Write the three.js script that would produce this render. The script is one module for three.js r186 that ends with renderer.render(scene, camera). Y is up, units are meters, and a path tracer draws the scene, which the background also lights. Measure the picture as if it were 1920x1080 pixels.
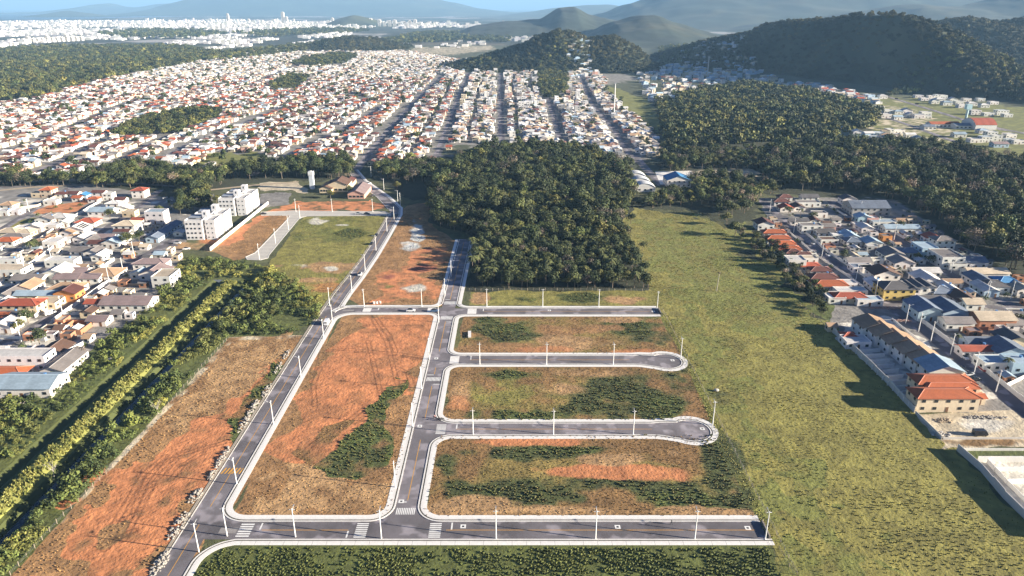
import * as THREE from 'three';
import { mergeGeometries } from 'three/addons/utils/BufferGeometryUtils.js';

// ---------------------------------------------------------------- camera, sky, sun, exposure, haze
const scene = new THREE.Scene();
const EYE = 140, FOCAL = 1350, TANP = 526 / 1350, COSP = 1 / Math.hypot(1, TANP);
const camera = new THREE.PerspectiveCamera(2 * Math.atan(540 / FOCAL) * 180 / Math.PI, 1920 / 1080, 1, 120000);
camera.position.set(0, EYE, 0);
camera.lookAt(0, EYE - TANP * 100, -100);
const renderer = new THREE.WebGLRenderer({ antialias: true });
renderer.toneMapping = THREE.LinearToneMapping;
renderer.toneMappingExposure = 3.55;
renderer.shadowMap.enabled = true;
const SUN_EL = 15.5 * Math.PI / 180, SUN_AZ = 10.7 * Math.PI / 180;   // from the right, a little behind the camera
const sunDir = new THREE.Vector3(Math.cos(SUN_EL) * Math.cos(SUN_AZ), Math.sin(SUN_EL), Math.cos(SUN_EL) * Math.sin(SUN_AZ));
const sun = new THREE.DirectionalLight(new THREE.Color().setRGB(1, 0.9, 0.74), 5);
sun.name = 'sun'; sun.position.copy(sunDir).multiplyScalar(900); sun.position.z -= 350; sun.target.position.set(0, 0, -350);
sun.castShadow = true; sun.shadow.mapSize.set(4096, 4096);
Object.assign(sun.shadow.camera, { left: -600, right: 600, top: 600, bottom: -600, near: 1, far: 2500 });
scene.add(sun, sun.target);
{
  const W = 512, Hh = 256, a = new Float32Array(W * Hh * 4);
  for (let j = 0; j < Hh; j++) for (let i = 0; i < W; i++) {
    const el = ((j + 0.5) / Hh - 0.5) * Math.PI, az = ((i + 0.5) / W - 0.5) * 2 * Math.PI;
    const x = Math.cos(el) * Math.cos(az), y = Math.sin(el), z = Math.cos(el) * Math.sin(az);
    const k = Math.exp(-Math.max(0, y) * 10), c = Math.acos(Math.min(1, Math.max(-1, x * sunDir.x + y * sunDir.y + z * sunDir.z)));
    const g = 0.12 * Math.exp(-c / 0.35);
    const o = (j * W + i) * 4;
    a[o] = 0.009 + 0.18 * k + g; a[o + 1] = 0.026 + 0.22 * k + g * 0.85; a[o + 2] = 0.085 + 0.21 * k + g * 0.6; a[o + 3] = 1;
    if (y < -0.002) { a[o] = 0.06; a[o + 1] = 0.065; a[o + 2] = 0.07; }
  }
  const t = new THREE.DataTexture(a, W, Hh, THREE.RGBAFormat, THREE.FloatType);
  t.mapping = THREE.EquirectangularReflectionMapping; t.magFilter = THREE.LinearFilter; t.needsUpdate = true;
  scene.background = t; scene.environment = t;
}
scene.fog = new THREE.FogExp2(new THREE.Color().setRGB(0.36, 0.65, 1.0), 7e-5);

// ---------------------------------------------------------------- small helpers
let seedState = 7;
function seed(n) { seedState = n >>> 0; }
function rnd() { seedState = (seedState + 0x6d2b79f5) | 0; let t = Math.imul(seedState ^ (seedState >>> 15), 1 | seedState); t = (t + Math.imul(t ^ (t >>> 7), 61 | t)) ^ t; return ((t ^ (t >>> 14)) >>> 0) / 4294967296; }
const rr = (a, b) => a + (b - a) * rnd(), pick = (a) => a[Math.floor(rnd() * a.length)];
const clamp = (v, a = 0, b = 1) => Math.min(b, Math.max(a, v));
const smooth = (a, b, v) => { const t = clamp((v - a) / (b - a)); return t * t * (3 - 2 * t); };
const mix = (a, b, t) => a + (b - a) * t, mix3 = (a, b, t) => [mix(a[0], b[0], t), mix(a[1], b[1], t), mix(a[2], b[2], t)];
function hash2(i, j) { let h = Math.imul(i, 374761393) + Math.imul(j, 668265263) | 0; h = Math.imul(h ^ (h >>> 13), 1274126177); return ((h ^ (h >>> 16)) >>> 0) / 4294967296; }
function vnoise(x, y) {
  const i = Math.floor(x), j = Math.floor(y), fx = x - i, fy = y - j, u = fx * fx * (3 - 2 * fx), v = fy * fy * (3 - 2 * fy);
  return mix(mix(hash2(i, j), hash2(i + 1, j), u), mix(hash2(i, j + 1), hash2(i + 1, j + 1), u), v);
}
const fbm = (x, y, n = 4) => { let s = 0, a = 0.5, t = 0; for (let k = 0; k < n; k++) { s += a * vnoise(x, y); t += a; x = x * 2.03 + 17.3; y = y * 2.03 + 9.1; a *= 0.5; } return s / t; };
// A place in the photograph's own pixel grid (1920 x 1080), on the level ground or on a level h metres above it -> metres to the right, metres ahead.
function G(x, y, h = 0) { const v = y - 14, q = EYE - h; return [(x - 960) / v * q / COSP, FOCAL * q / (COSP * COSP * v) - q * TANP]; }
function pix(X, d) { const v = FOCAL * EYE / (COSP * COSP * (d + EYE * TANP)); return [960 + X * v * COSP / EYE, 14 + v]; }
function topHeight(y, d) { const v = y - 14, c2 = COSP * COSP; return EYE - v * c2 * d / (FOCAL - v * c2 * TANP); }   // how high a point d metres ahead stands if it shows on row y
const xAt = (x, d, h) => (x - 960) / FOCAL * (d * COSP + (EYE - h) * TANP * COSP);
function inside(poly, x, y) {
  let c = false;
  for (let i = 0, j = poly.length - 1; i < poly.length; j = i++) { const a = poly[i], b = poly[j]; if ((a[1] > y) !== (b[1] > y) && x < (b[0] - a[0]) * (y - a[1]) / (b[1] - a[1]) + a[0]) c = !c; }
  return c;
}
const P = (s) => s.trim().split(/\s+/).map((p) => p.split(',').map(Number));       // 'x,y x,y ...'
const names = {};
function numbered(n) { const k = names[n] = (names[n] ?? -1) + 1; return k ? n + '_' + String(k).padStart(3, '0') : n; }
function tag(o, label, category, group) { o.userData.label = label; o.userData.category = category; if (group) o.userData.group = group; return o; }
function shade(o) { o.traverse((m) => { if (m.isMesh) { m.castShadow = true; m.receiveShadow = true; } }); return o; }
function thing(name, label, category, X, d, turn = 0, group) {
  const o = new THREE.Group(); o.name = numbered(name); o.position.set(X, 0, -d); o.rotation.y = turn; scene.add(o);
  return tag(o, label, category, group);
}
function part(name, g, m, parent) { const o = new THREE.Mesh(g, m); o.name = name; o.castShadow = o.receiveShadow = true; parent.add(o); return o; }
function solo(name, g, m, label, category, group) { const o = new THREE.Mesh(g, m); o.name = numbered(name); o.castShadow = o.receiveShadow = true; scene.add(o); return tag(o, label, category, group); }
function structure(name, g, m) { const o = new THREE.Mesh(g, m); o.name = numbered(name); o.castShadow = o.receiveShadow = true; o.userData.kind = 'structure'; scene.add(o); return o; }
function copyOf(src, X, d, turn, label) { const c = src.clone(); c.name = numbered(src.name.replace(/_\d{3}$/, '')); c.position.set(X, 0, -d); c.rotation.y = turn; c.userData = { ...src.userData }; if (label) c.userData.label = label; scene.add(c); return c; }
const ORD = 'first second third fourth fifth sixth seventh eighth ninth tenth eleventh twelfth thirteenth fourteenth fifteenth sixteenth seventeenth eighteenth nineteenth twentieth'.split(' ');
const TENS = { 2: 'twenty', 3: 'thirty', 4: 'forty', 5: 'fifty', 6: 'sixty' };
const ordinal = (k) => k < 20 ? ORD[k] : (k + 1) % 10 === 0 ? TENS[(k + 1) / 10].replace('ty', 'tieth') : TENS[Math.floor((k + 1) / 10)] + '-' + ORD[(k + 1) % 10 - 1];

// Collects faces in metres; uv run in metres along each face.
class MB {
  constructor() { this.p = []; this.n = []; this.u = []; this.c = null; this.col = [1, 1, 1]; }
  color(c) { this.c ??= []; this.col = c; return this; }
  tri(a, b, c, u = null) {
    const e = [b[0] - a[0], b[1] - a[1], b[2] - a[2]], f = [c[0] - a[0], c[1] - a[1], c[2] - a[2]];
    let n = [e[1] * f[2] - e[2] * f[1], e[2] * f[0] - e[0] * f[2], e[0] * f[1] - e[1] * f[0]]; const l = Math.hypot(...n) || 1; n = n.map((v) => v / l);
    this.p.push(...a, ...b, ...c); this.n.push(...n, ...n, ...n);
    if (u) this.u.push(...u); else { const le = Math.hypot(...e) || 1; const s = (f[0] * e[0] + f[1] * e[1] + f[2] * e[2]) / le; this.u.push(0, 0, le, 0, s, Math.sqrt(Math.max(0, f[0] ** 2 + f[1] ** 2 + f[2] ** 2 - s * s))); }
    if (this.c) for (let k = 0; k < 3; k++) this.c.push(...this.col);
    return this;
  }
  quad(a, b, c, d) {
    const w = Math.hypot(b[0] - a[0], b[1] - a[1], b[2] - a[2]), h = Math.hypot(d[0] - a[0], d[1] - a[1], d[2] - a[2]);
    this.tri(a, b, c, [0, 0, w, 0, w, h]); return this.tri(a, c, d, [0, 0, w, h, 0, h]);
  }
  box(x0, x1, y0, y1, z0, z1, bottom = false) {
    this.quad([x0, y0, z1], [x1, y0, z1], [x1, y1, z1], [x0, y1, z1]).quad([x1, y0, z0], [x0, y0, z0], [x0, y1, z0], [x1, y1, z0]);
    this.quad([x1, y0, z1], [x1, y0, z0], [x1, y1, z0], [x1, y1, z1]).quad([x0, y0, z0], [x0, y0, z1], [x0, y1, z1], [x0, y1, z0]);
    this.quad([x0, y1, z1], [x1, y1, z1], [x1, y1, z0], [x0, y1, z0]);
    if (bottom) this.quad([x0, y0, z0], [x1, y0, z0], [x1, y0, z1], [x0, y0, z1]);
    return this;
  }
  slab(a, b, c, d, t) {     // a thick sheet: a b c d seen from above, counter-clockwise
    const k = (v) => [v[0], v[1] - t, v[2]], A = k(a), B = k(b), C = k(c), D = k(d);
    return this.quad(a, b, c, d).quad(D, C, B, A).quad(A, B, b, a).quad(B, C, c, b).quad(C, D, d, c).quad(D, A, a, d);
  }
  geo() {
    const g = new THREE.BufferGeometry();
    g.setAttribute('position', new THREE.Float32BufferAttribute(this.p, 3)); g.setAttribute('normal', new THREE.Float32BufferAttribute(this.n, 3)); g.setAttribute('uv', new THREE.Float32BufferAttribute(this.u, 2));
    if (this.c) g.setAttribute('color', new THREE.Float32BufferAttribute(this.c, 3));
    return g;
  }
}

// ---------------------------------------------------------------- textures and materials
const toByte = (v) => { v = clamp(v); return Math.round(255 * (v <= 0.0031308 ? v * 12.92 : 1.055 * Math.pow(v, 1 / 2.4) - 0.055)); };
function colorTexture(w, h, f, repeat) {
  const a = new Uint8Array(w * h * 4);
  for (let j = 0; j < h; j++) for (let i = 0; i < w; i++) { const c = f((i + 0.5) / w, (j + 0.5) / h), o = (j * w + i) * 4; a[o] = toByte(c[0]); a[o + 1] = toByte(c[1]); a[o + 2] = toByte(c[2]); a[o + 3] = 255; }
  const t = new THREE.DataTexture(a, w, h); t.colorSpace = THREE.SRGBColorSpace; t.magFilter = THREE.LinearFilter; t.minFilter = THREE.LinearMipmapLinearFilter;
  if (repeat) { t.wrapS = t.wrapT = THREE.RepeatWrapping; t.repeat.set(1 / repeat[0], 1 / repeat[1]); }
  t.needsUpdate = true; return t;
}
function greyTexture(w, h, f, repeat) {
  const a = new Uint8Array(w * h * 4);
  for (let j = 0; j < h; j++) for (let i = 0; i < w; i++) { const o = (j * w + i) * 4; a[o] = a[o + 1] = a[o + 2] = Math.round(255 * clamp(f((i + 0.5) / w, (j + 0.5) / h))); a[o + 3] = 255; }
  const t = new THREE.DataTexture(a, w, h); t.magFilter = THREE.LinearFilter; t.wrapS = t.wrapT = THREE.RepeatWrapping; t.repeat.set(1 / repeat[0], 1 / repeat[1]); t.needsUpdate = true; return t;
}
const tileNoise = (u, v, f, n) => { // repeats after 1
  let s = 0, a = 0.5, t = 0;
  for (let k = 0; k < n; k++) { const x = u * f, y = v * f, i = Math.floor(x), j = Math.floor(y), fx = x - i, fy = y - j, m = (q) => ((q % f) + f) % f, U = fx * fx * (3 - 2 * fx), V = fy * fy * (3 - 2 * fy);
    s += a * mix(mix(hash2(m(i) + k * 91, m(j)), hash2(m(i + 1) + k * 91, m(j)), U), mix(hash2(m(i) + k * 91, m(j + 1)), hash2(m(i + 1) + k * 91, m(j + 1)), U), V); t += a; a *= 0.55; f *= 2; }
  return s / t;
};
const roofTex = colorTexture(256, 256, (u, v) => { const n = 0.72 + 0.4 * tileNoise(u, v, 6, 3) , r = 0.93 + 0.07 * Math.sin(u * 2 * Math.PI * 32), s = 0.9 + 0.2 * tileNoise(u, v * 0.25, 24, 2); const k = clamp(n * r * s * 0.95); return [k, k * 0.985, k * 0.97]; }, [9, 9]);
const wallTex = colorTexture(256, 256, (u, v) => { const n = 0.82 + 0.25 * tileNoise(u, v, 4, 4), s = 0.92 + 0.12 * tileNoise(u, v * 0.25, 32, 2), k = clamp(n * s); return [k, k * 0.985, k * 0.955]; }, [11, 11]);
const concTex = colorTexture(256, 256, (u, v) => { const k = clamp(0.7 + 0.36 * tileNoise(u, v, 5, 5)); return [k, k * 0.985, k * 0.96]; }, [7, 7]);
const mats = {};
function mat(kind, c, opt = {}) {
  const key = kind + c.map((v) => v.toFixed(3)).join() + JSON.stringify(opt);
  return mats[key] ??= new THREE.MeshStandardMaterial({ color: new THREE.Color().setRGB(...c), roughness: 0.85, map: kind === 'roof' ? roofTex : kind === 'wall' ? wallTex : kind === 'conc' ? concTex : null, ...opt });
}
const M = {
  glass: mat('plain', [0.025, 0.03, 0.036], { roughness: 0.22 }), door: mat('plain', [0.16, 0.08, 0.04], { roughness: 0.6 }), darkMetal: mat('plain', [0.04, 0.04, 0.045], { roughness: 0.5 }),
  concrete: mat('conc', [0.66, 0.64, 0.6]), paleConcrete: mat('conc', [0.82, 0.8, 0.77]), pole: mat('plain', [0.78, 0.77, 0.74]), paint: mat('conc', [0.85, 0.85, 0.83]), yellow: mat('conc', [0.7, 0.36, 0.06]),
  leaf: new THREE.MeshStandardMaterial({ vertexColors: true, roughness: 0.8 }), bark: mat('plain', [0.2, 0.155, 0.115], { roughness: 0.95 }),
  stone: mat('conc', [0.5, 0.47, 0.43]), wood: mat('plain', [0.3, 0.25, 0.19], { roughness: 0.95 }), rubber: mat('plain', [0.02, 0.02, 0.02], { roughness: 0.9 }), steel: mat('plain', [0.5, 0.5, 0.5], { roughness: 0.4, metalness: 0.6 }),
  massed: new THREE.MeshStandardMaterial({ vertexColors: true, roughness: 0.85 }),
};
// ---------------------------------------------------------------- land cover: what grows or lies where (base colours; polygons on the photograph's grid, laid on the level ground)
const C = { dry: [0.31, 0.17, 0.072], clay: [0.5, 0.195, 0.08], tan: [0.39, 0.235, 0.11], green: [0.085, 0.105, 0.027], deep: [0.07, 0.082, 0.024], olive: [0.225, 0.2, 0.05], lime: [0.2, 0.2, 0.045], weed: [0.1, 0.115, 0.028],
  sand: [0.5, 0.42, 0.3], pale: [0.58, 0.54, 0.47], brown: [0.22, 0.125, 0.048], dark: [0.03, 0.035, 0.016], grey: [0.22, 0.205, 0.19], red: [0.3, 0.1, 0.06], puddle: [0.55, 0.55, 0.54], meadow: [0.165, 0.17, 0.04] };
const covers = [];
const cover = (c, s, soft = 3, patchy = 0) => { const p = P(s), xs = p.map((q) => q[0]), ys = p.map((q) => q[1]); covers.push({ c: C[c], p, soft, patchy, b: [Math.min(...xs), Math.max(...xs), Math.min(...ys), Math.max(...ys)] }); };
const spots = [];
const spot = (c, x, y, rx, ry, a = 1) => spots.push({ c: C[c], x, y, rx, ry, a });
// pasture, field, scrub
cover('olive', '1170,385 1420,430 1560,600 1720,772 1800,850 1960,1000 2000,1200 1470,1120 1440,1010 1240,590 1215,545 1160,420', 2);
cover('meadow', '1215,545 1300,570 1420,800 1600,1000 1640,1120 1470,1120 1440,1010 1240,590', 14, 0.35);
cover('meadow', '1190,400 1420,430 1560,600 1440,640 1300,560 1230,520', 10, 0.4);
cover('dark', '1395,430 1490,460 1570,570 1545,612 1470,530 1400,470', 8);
cover('green', '1500,570 1600,565 1640,590 1600,610 1555,605', 2);
cover('weed', '330,1090 420,1012 1440,1014 1480,1130 330,1200', 1);
cover('weed', '-60,1120 -60,740 60,735 180,650 280,570 340,480 470,490 540,520 600,560 610,600 560,628 430,632 340,730 20,1080', 3);
cover('green', '-60,800 60,735 180,650 240,620 300,620 100,790 -60,900', 6, 0.3);
// lots west of the avenue
cover('dry', '15,1085 345,727 430,632 575,630 640,560 560,780 330,1090', 1);
cover('clay', '70,1090 120,1010 215,890 300,835 420,760 490,690 545,650 525,715 475,790 440,840 410,900 335,985 280,1090', 9, 0.24);
cover('tan', '330,745 420,640 560,632 520,680 440,740 330,815', 6, 0.4);
cover('green', '470,740 520,680 540,690 450,830 420,840', 5, 0.3);
// block between the avenue and the central street
cover('dry', '430,975 640,590 830,585 735,975', 1);
cover('clay', '600,655 690,596 815,598 805,690 770,730 715,735 690,760 640,820 590,870 540,880 520,870 560,770', 5);
cover('clay', '690,740 715,725 680,790 640,840 610,850 640,800', 4);
cover('tan', '450,965 500,880 560,890 640,920 735,900 730,968', 8, 0.3);
cover('green', '705,730 742,715 738,800 715,880 660,905 590,905 575,885 610,850 660,800 690,770', 4, 0.25);
cover('deep', '640,850 700,845 705,885 640,900 580,900 590,880', 4, 0.3);
cover('brown', '560,850 600,800 630,800 600,860 570,880', 4, 0.3);
// blocks east of the central street
cover('brown', '795,972 820,818 1340,816 1420,972', 1);
cover('brown', '830,790 850,690 1290,688 1340,790', 1);
cover('brown', '855,664 870,592 1240,592 1275,668', 1);
cover('olive', '880,573 885,545 1235,545 1235,578', 1);
spot('olive', 1000, 890, 190, 60, 0.5); spot('olive', 1270, 910, 120, 60, 0.6); spot('olive', 1080, 740, 230, 50, 0.6); spot('olive', 1060, 630, 200, 35, 0.5); spot('deep', 842, 872, 26, 24); spot('deep', 990, 850, 130, 13); spot('green', 1080, 843, 80, 9); spot('deep', 1010, 925, 150, 26); spot('deep', 1180, 918, 150, 20); spot('green', 1260, 940, 120, 16); spot('deep', 1352, 880, 36, 58); spot('deep', 1385, 940, 26, 30);
spot('deep', 860, 920, 30, 25); spot('clay', 950, 829, 60, 8); spot('clay', 1062, 828, 62, 9); spot('clay', 1165, 884, 130, 12); spot('clay', 1265, 888, 55, 14); spot('tan', 880, 952, 80, 17); spot('tan', 1080, 958, 240, 9); spot('tan', 1150, 860, 60, 10); spot('tan', 1270, 850, 30, 8); spot('tan', 1330, 963, 70, 8);
spot('green', 1000, 782, 160, 12); spot('deep', 1180, 738, 130, 42); spot('deep', 1100, 760, 60, 24); spot('olive', 960, 730, 110, 26); spot('green', 950, 705, 80, 9); spot('tan', 862, 722, 24, 40); spot('tan', 1040, 728, 55, 14); spot('tan', 1100, 700, 90, 8); spot('clay', 860, 760, 22, 16, 0.6); spot('dry', 1285, 780, 40, 8); spot('green', 1240, 760, 40, 24);
spot('green', 935, 622, 60, 22); spot('deep', 905, 626, 22, 16); spot('deep', 960, 632, 60, 8); spot('green', 1180, 615, 60, 18); spot('deep', 1215, 630, 40, 16); spot('green', 920, 600, 50, 6); spot('dry', 960, 653, 90, 9); spot('clay', 1200, 660, 60, 6, 0.7); spot('dry', 1080, 618, 70, 11); spot('tan', 1090, 642, 80, 12); spot('tan', 1160, 600, 40, 5); spot('clay', 1020, 655, 40, 6, 0.6);
spot('green', 960, 562, 40, 8); spot('green', 1090, 560, 45, 9); spot('tan', 1170, 562, 40, 7); spot('tan', 900, 560, 18, 10);
// north-west lots
cover('dry', '678,574 655,560 735,440 760,385 810,380 810,425 860,455 835,572', 1);
cover('clay', '690,570 740,500 790,470 830,480 822,565', 8, 0.35);
spot('puddle', 784, 436, 13, 15); spot('puddle', 768, 463, 23, 8); spot('pale', 770, 540, 26, 7); spot('red', 730, 520, 20, 6); spot('red', 790, 505, 22, 6); spot('red', 800, 470, 16, 5); spot('olive', 730, 536, 14, 6);
cover('olive', '500,500 570,406 725,402 690,470 620,580 560,560 520,520', 1);
spot('meadow', 620, 430, 70, 24); spot('pale', 597, 416, 18, 6); spot('pale', 640, 422, 16, 2); spot('green', 660, 437, 26, 9); spot('tan', 600, 500, 70, 9); spot('pale', 560, 498, 22, 4); spot('pale', 622, 503, 12, 4); spot('clay', 610, 540, 60, 10, 0.6); spot('tan', 590, 526, 34, 5);
cover('dry', '395,470 495,400 545,404 470,480 440,490', 1);
cover('clay', '400,460 490,398 500,404 420,470', 3);
cover('clay', '490,396 560,380 700,374 725,392 600,398', 2, 0.3);
spot('tan', 370, 463, 60, 9); spot('clay', 395, 452, 30, 7);
// wood floor and tree belts
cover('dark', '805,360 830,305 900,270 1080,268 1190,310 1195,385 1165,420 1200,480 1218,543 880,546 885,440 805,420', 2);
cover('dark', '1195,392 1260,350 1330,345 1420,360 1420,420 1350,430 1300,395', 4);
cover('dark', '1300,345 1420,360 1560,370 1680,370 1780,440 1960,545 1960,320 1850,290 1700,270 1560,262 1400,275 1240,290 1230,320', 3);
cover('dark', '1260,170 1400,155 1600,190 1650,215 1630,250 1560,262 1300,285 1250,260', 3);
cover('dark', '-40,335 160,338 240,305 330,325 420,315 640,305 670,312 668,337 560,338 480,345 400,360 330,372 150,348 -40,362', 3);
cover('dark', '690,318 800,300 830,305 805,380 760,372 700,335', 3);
// towns' ground
cover('grey', '-60,350 160,345 330,370 400,365 350,455 340,500 280,570 180,650 60,735 -60,735', 2);
cover('pale', '-60,400 100,370 300,420 230,500 100,640 -60,700', 20, 0.5);
cover('clay', '50,397 110,383 160,372 168,378 150,392 125,400 85,400', 2);
cover('olive', '10,425 30,412 66,406 60,416 30,428', 2);
cover('grey', '1420,370 1560,370 1680,375 1780,445 1960,560 1960,800 1760,770 1720,772 1550,605 1560,570 1470,470', 2);
cover('pale', '1555,606 1660,600 1760,660 1860,745 1720,772', 4, 0.25);
cover('sand', '1722,776 1960,770 1960,838 1770,838', 2);
spot('brown', 1860, 828, 70, 8); spot('pale', 1850, 796, 60, 14);
cover('green', '1790,842 1960,842 1960,870 1835,870', 1);
cover('pale', '1832,866 1960,866 1960,990', 1);
cover('grey', '-60,330 -60,200 70,185 190,150 330,120 480,95 640,80 760,95 880,115 1000,120 1060,90 1100,100 1200,150 1130,160 1200,240 1240,290 1180,300 860,270 820,300 700,308 650,300 420,290 330,320 160,335', 6);
cover('meadow', '380,290 480,285 500,296 420,312 370,308', 3); cover('sand', '485,345 560,340 575,360 500,358', 3); cover('grey', '485,365 545,362 540,384 480,390', 2);
cover('meadow', '1130,158 1210,185 1260,250 1230,242 1165,198', 3);
cover('meadow', '1640,180 1980,205 1980,310 1850,288 1700,265 1640,250', 6); cover('sand', '1640,190 1720,210 1800,250 1700,262 1640,230', 14, 0.5);
cover('sand', '0,125 60,112 75,116 0,137', 1); cover('sand', '1310,318 1400,316 1420,330 1320,335', 6);
cover('sand', '770,90 920,85 930,92 840,104 770,98', 6, 0.4);
function cobweb(X, d, px, py, far) {   // the colour of the land at a place
  const n1 = fbm(X / 14 + 3, d / 14, 3) - 0.5, n2 = fbm(X / 14 - 40, d / 14 + 9, 3) - 0.5, n3 = vnoise(X / 1.7, d / 1.7), n4 = fbm(X / 5 + 60, d / 5, 2);
  const s = (py - 14) * COSP / EYE;   // grid units per metre here
  let c = far ? [0.06, 0.07, 0.035] : [0.085, 0.09, 0.035];
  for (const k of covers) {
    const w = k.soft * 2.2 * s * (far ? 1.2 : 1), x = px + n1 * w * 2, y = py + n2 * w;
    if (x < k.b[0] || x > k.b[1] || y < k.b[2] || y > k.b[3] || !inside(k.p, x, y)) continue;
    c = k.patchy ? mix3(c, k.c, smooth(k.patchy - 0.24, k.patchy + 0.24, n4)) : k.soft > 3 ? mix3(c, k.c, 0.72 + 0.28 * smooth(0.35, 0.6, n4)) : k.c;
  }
  for (const k of spots) {
    const x = (px - k.x) / k.rx, y = (py - k.y) / k.ry; if (x * x + y * y > 4) continue;
    const q = x * x + y * y + (n1 + n2) * 2.6 + (n4 - 0.5) * 1.6; c = mix3(c, k.c, k.a * (1 - smooth(0.3, 1.45, q)));
  }
  const v = (0.78 + 0.44 * n3) * (0.7 + 0.6 * n4) ; return [c[0] * v, c[1] * v, c[2] * (v * 0.95 + 0.03)];
}
cover('lime', '1236,592 1246,592 1290,668 1350,800 1449,1010 1441,1012 1336,800 1282,672', 0.3);
cover('sand', '430,632 575,629 575,634 436,639 345,738 230,858 120,978 95,1000 220,856 340,730', 0.5, 0.5);
// wheel tracks across the bare clay
const tracks = ['700,600 725,640 738,690 745,720', '690,640 700,680 712,730 720,760', '640,640 660,620 690,610 740,612 790,612', '585,700 600,640 640,610', '590,760 588,720 600,690', '600,660 650,655 760,665 800,672', '220,1010 250,960 275,900 300,870 350,845', '232,1012 262,955 288,905 330,862', '210,990 245,930 268,890 310,855', '300,880 330,855 400,835 450,822', '320,900 345,870 380,850', '195,1030 215,1012 250,995', '560,860 590,830 640,800 690,760', '745,690 765,700 775,730', '700,590 730,630 742,660'].map((s) => P(s).map((p) => G(...p)));
function nearTrack(X, d) {
  let best = 9;
  for (const t of tracks) for (let i = 1; i < t.length; i++) {
    const a = t[i - 1], b = t[i]; if (X < Math.min(a[0], b[0]) - 3 || X > Math.max(a[0], b[0]) + 3 || d < Math.min(a[1], b[1]) - 3 || d > Math.max(a[1], b[1]) + 3) continue;
    const L = Math.hypot(b[0] - a[0], b[1] - a[1]), u = clamp(((X - a[0]) * (b[0] - a[0]) + (d - a[1]) * (b[1] - a[1])) / (L * L)); best = Math.min(best, Math.abs(Math.hypot(X - a[0] - u * (b[0] - a[0]), d - a[1] - u * (b[1] - a[1])) - 0.9));
  }
  return best;
}
const NEAR = [-250, 250, 130, 630], MID = [-1700, 1700, 130, 3000];
function landTexture(r, w, h, far) {
  return colorTexture(w, h, (u, v) => { const X = mix(r[0], r[1], u), d = mix(r[2], r[3], v), [px, py] = pix(X, d); let c = cobweb(X, d, px, py, far);
    if (!far && X < -35 && X > -132 && d < 330) { const t = nearTrack(X, d); if (t < 0.5) { const k = 0.5 + 1.0 * t; c = c.map((q) => q * k); } }
    return c; });
}
const bump = greyTexture(512, 512, (u, v) => tileNoise(u, v, 12, 5), [1, 1]);
const bumpOn = (r, size) => { const t = bump.clone(); t.repeat.set((r[1] - r[0]) / size, (r[3] - r[2]) / size); t.needsUpdate = true; return t; };
const nearLand = new THREE.MeshStandardMaterial({ map: landTexture(NEAR, 2048, 2048, false), bumpMap: bumpOn(NEAR, 13), bumpScale: 0.24, roughness: 1 });
const midLand = new THREE.MeshStandardMaterial({ map: landTexture(MID, 1536, 1536, true), roughness: 1 });
const farLand = new THREE.MeshStandardMaterial({ map: colorTexture(1024, 1024, (u, v) => {
  const X = mix(-12000, 12000, u), d = mix(3000, 15000, v), [px, py] = pix(X, d), n = fbm(X / 260, d / 700, 4), m = fbm(X / 1100 + 5, d / 900, 3);
  let c = mix3([0.03, 0.042, 0.03], [0.1, 0.09, 0.065], smooth(0.46, 0.56, m)); c = mix3(c, [0.02, 0.03, 0.022], smooth(0.5, 0.6, fbm(X / 90, d / 300, 3))); if (n > 0.5) c = mix3(c, [0.34, 0.32, 0.3], smooth(0.5, 0.6, n) * (px < 900 || py > 60 ? 1 : 0.2)); return c; }), roughness: 1 });
function sheet(rects, r, y) {   // level quads with the region's own uv
  const m = new MB();
  for (const [x0, x1, d0, d1] of rects) { const q = (X, d) => [X, y, -d], t = (X, d) => [(X - r[0]) / (r[1] - r[0]), (d - r[2]) / (r[3] - r[2])];
    m.tri(q(x0, d0), q(x1, d0), q(x1, d1), [...t(x0, d0), ...t(x1, d0), ...t(x1, d1)]).tri(q(x0, d0), q(x1, d1), q(x0, d1), [...t(x0, d0), ...t(x1, d1), ...t(x0, d1)]); }
  return m.geo();
}
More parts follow.
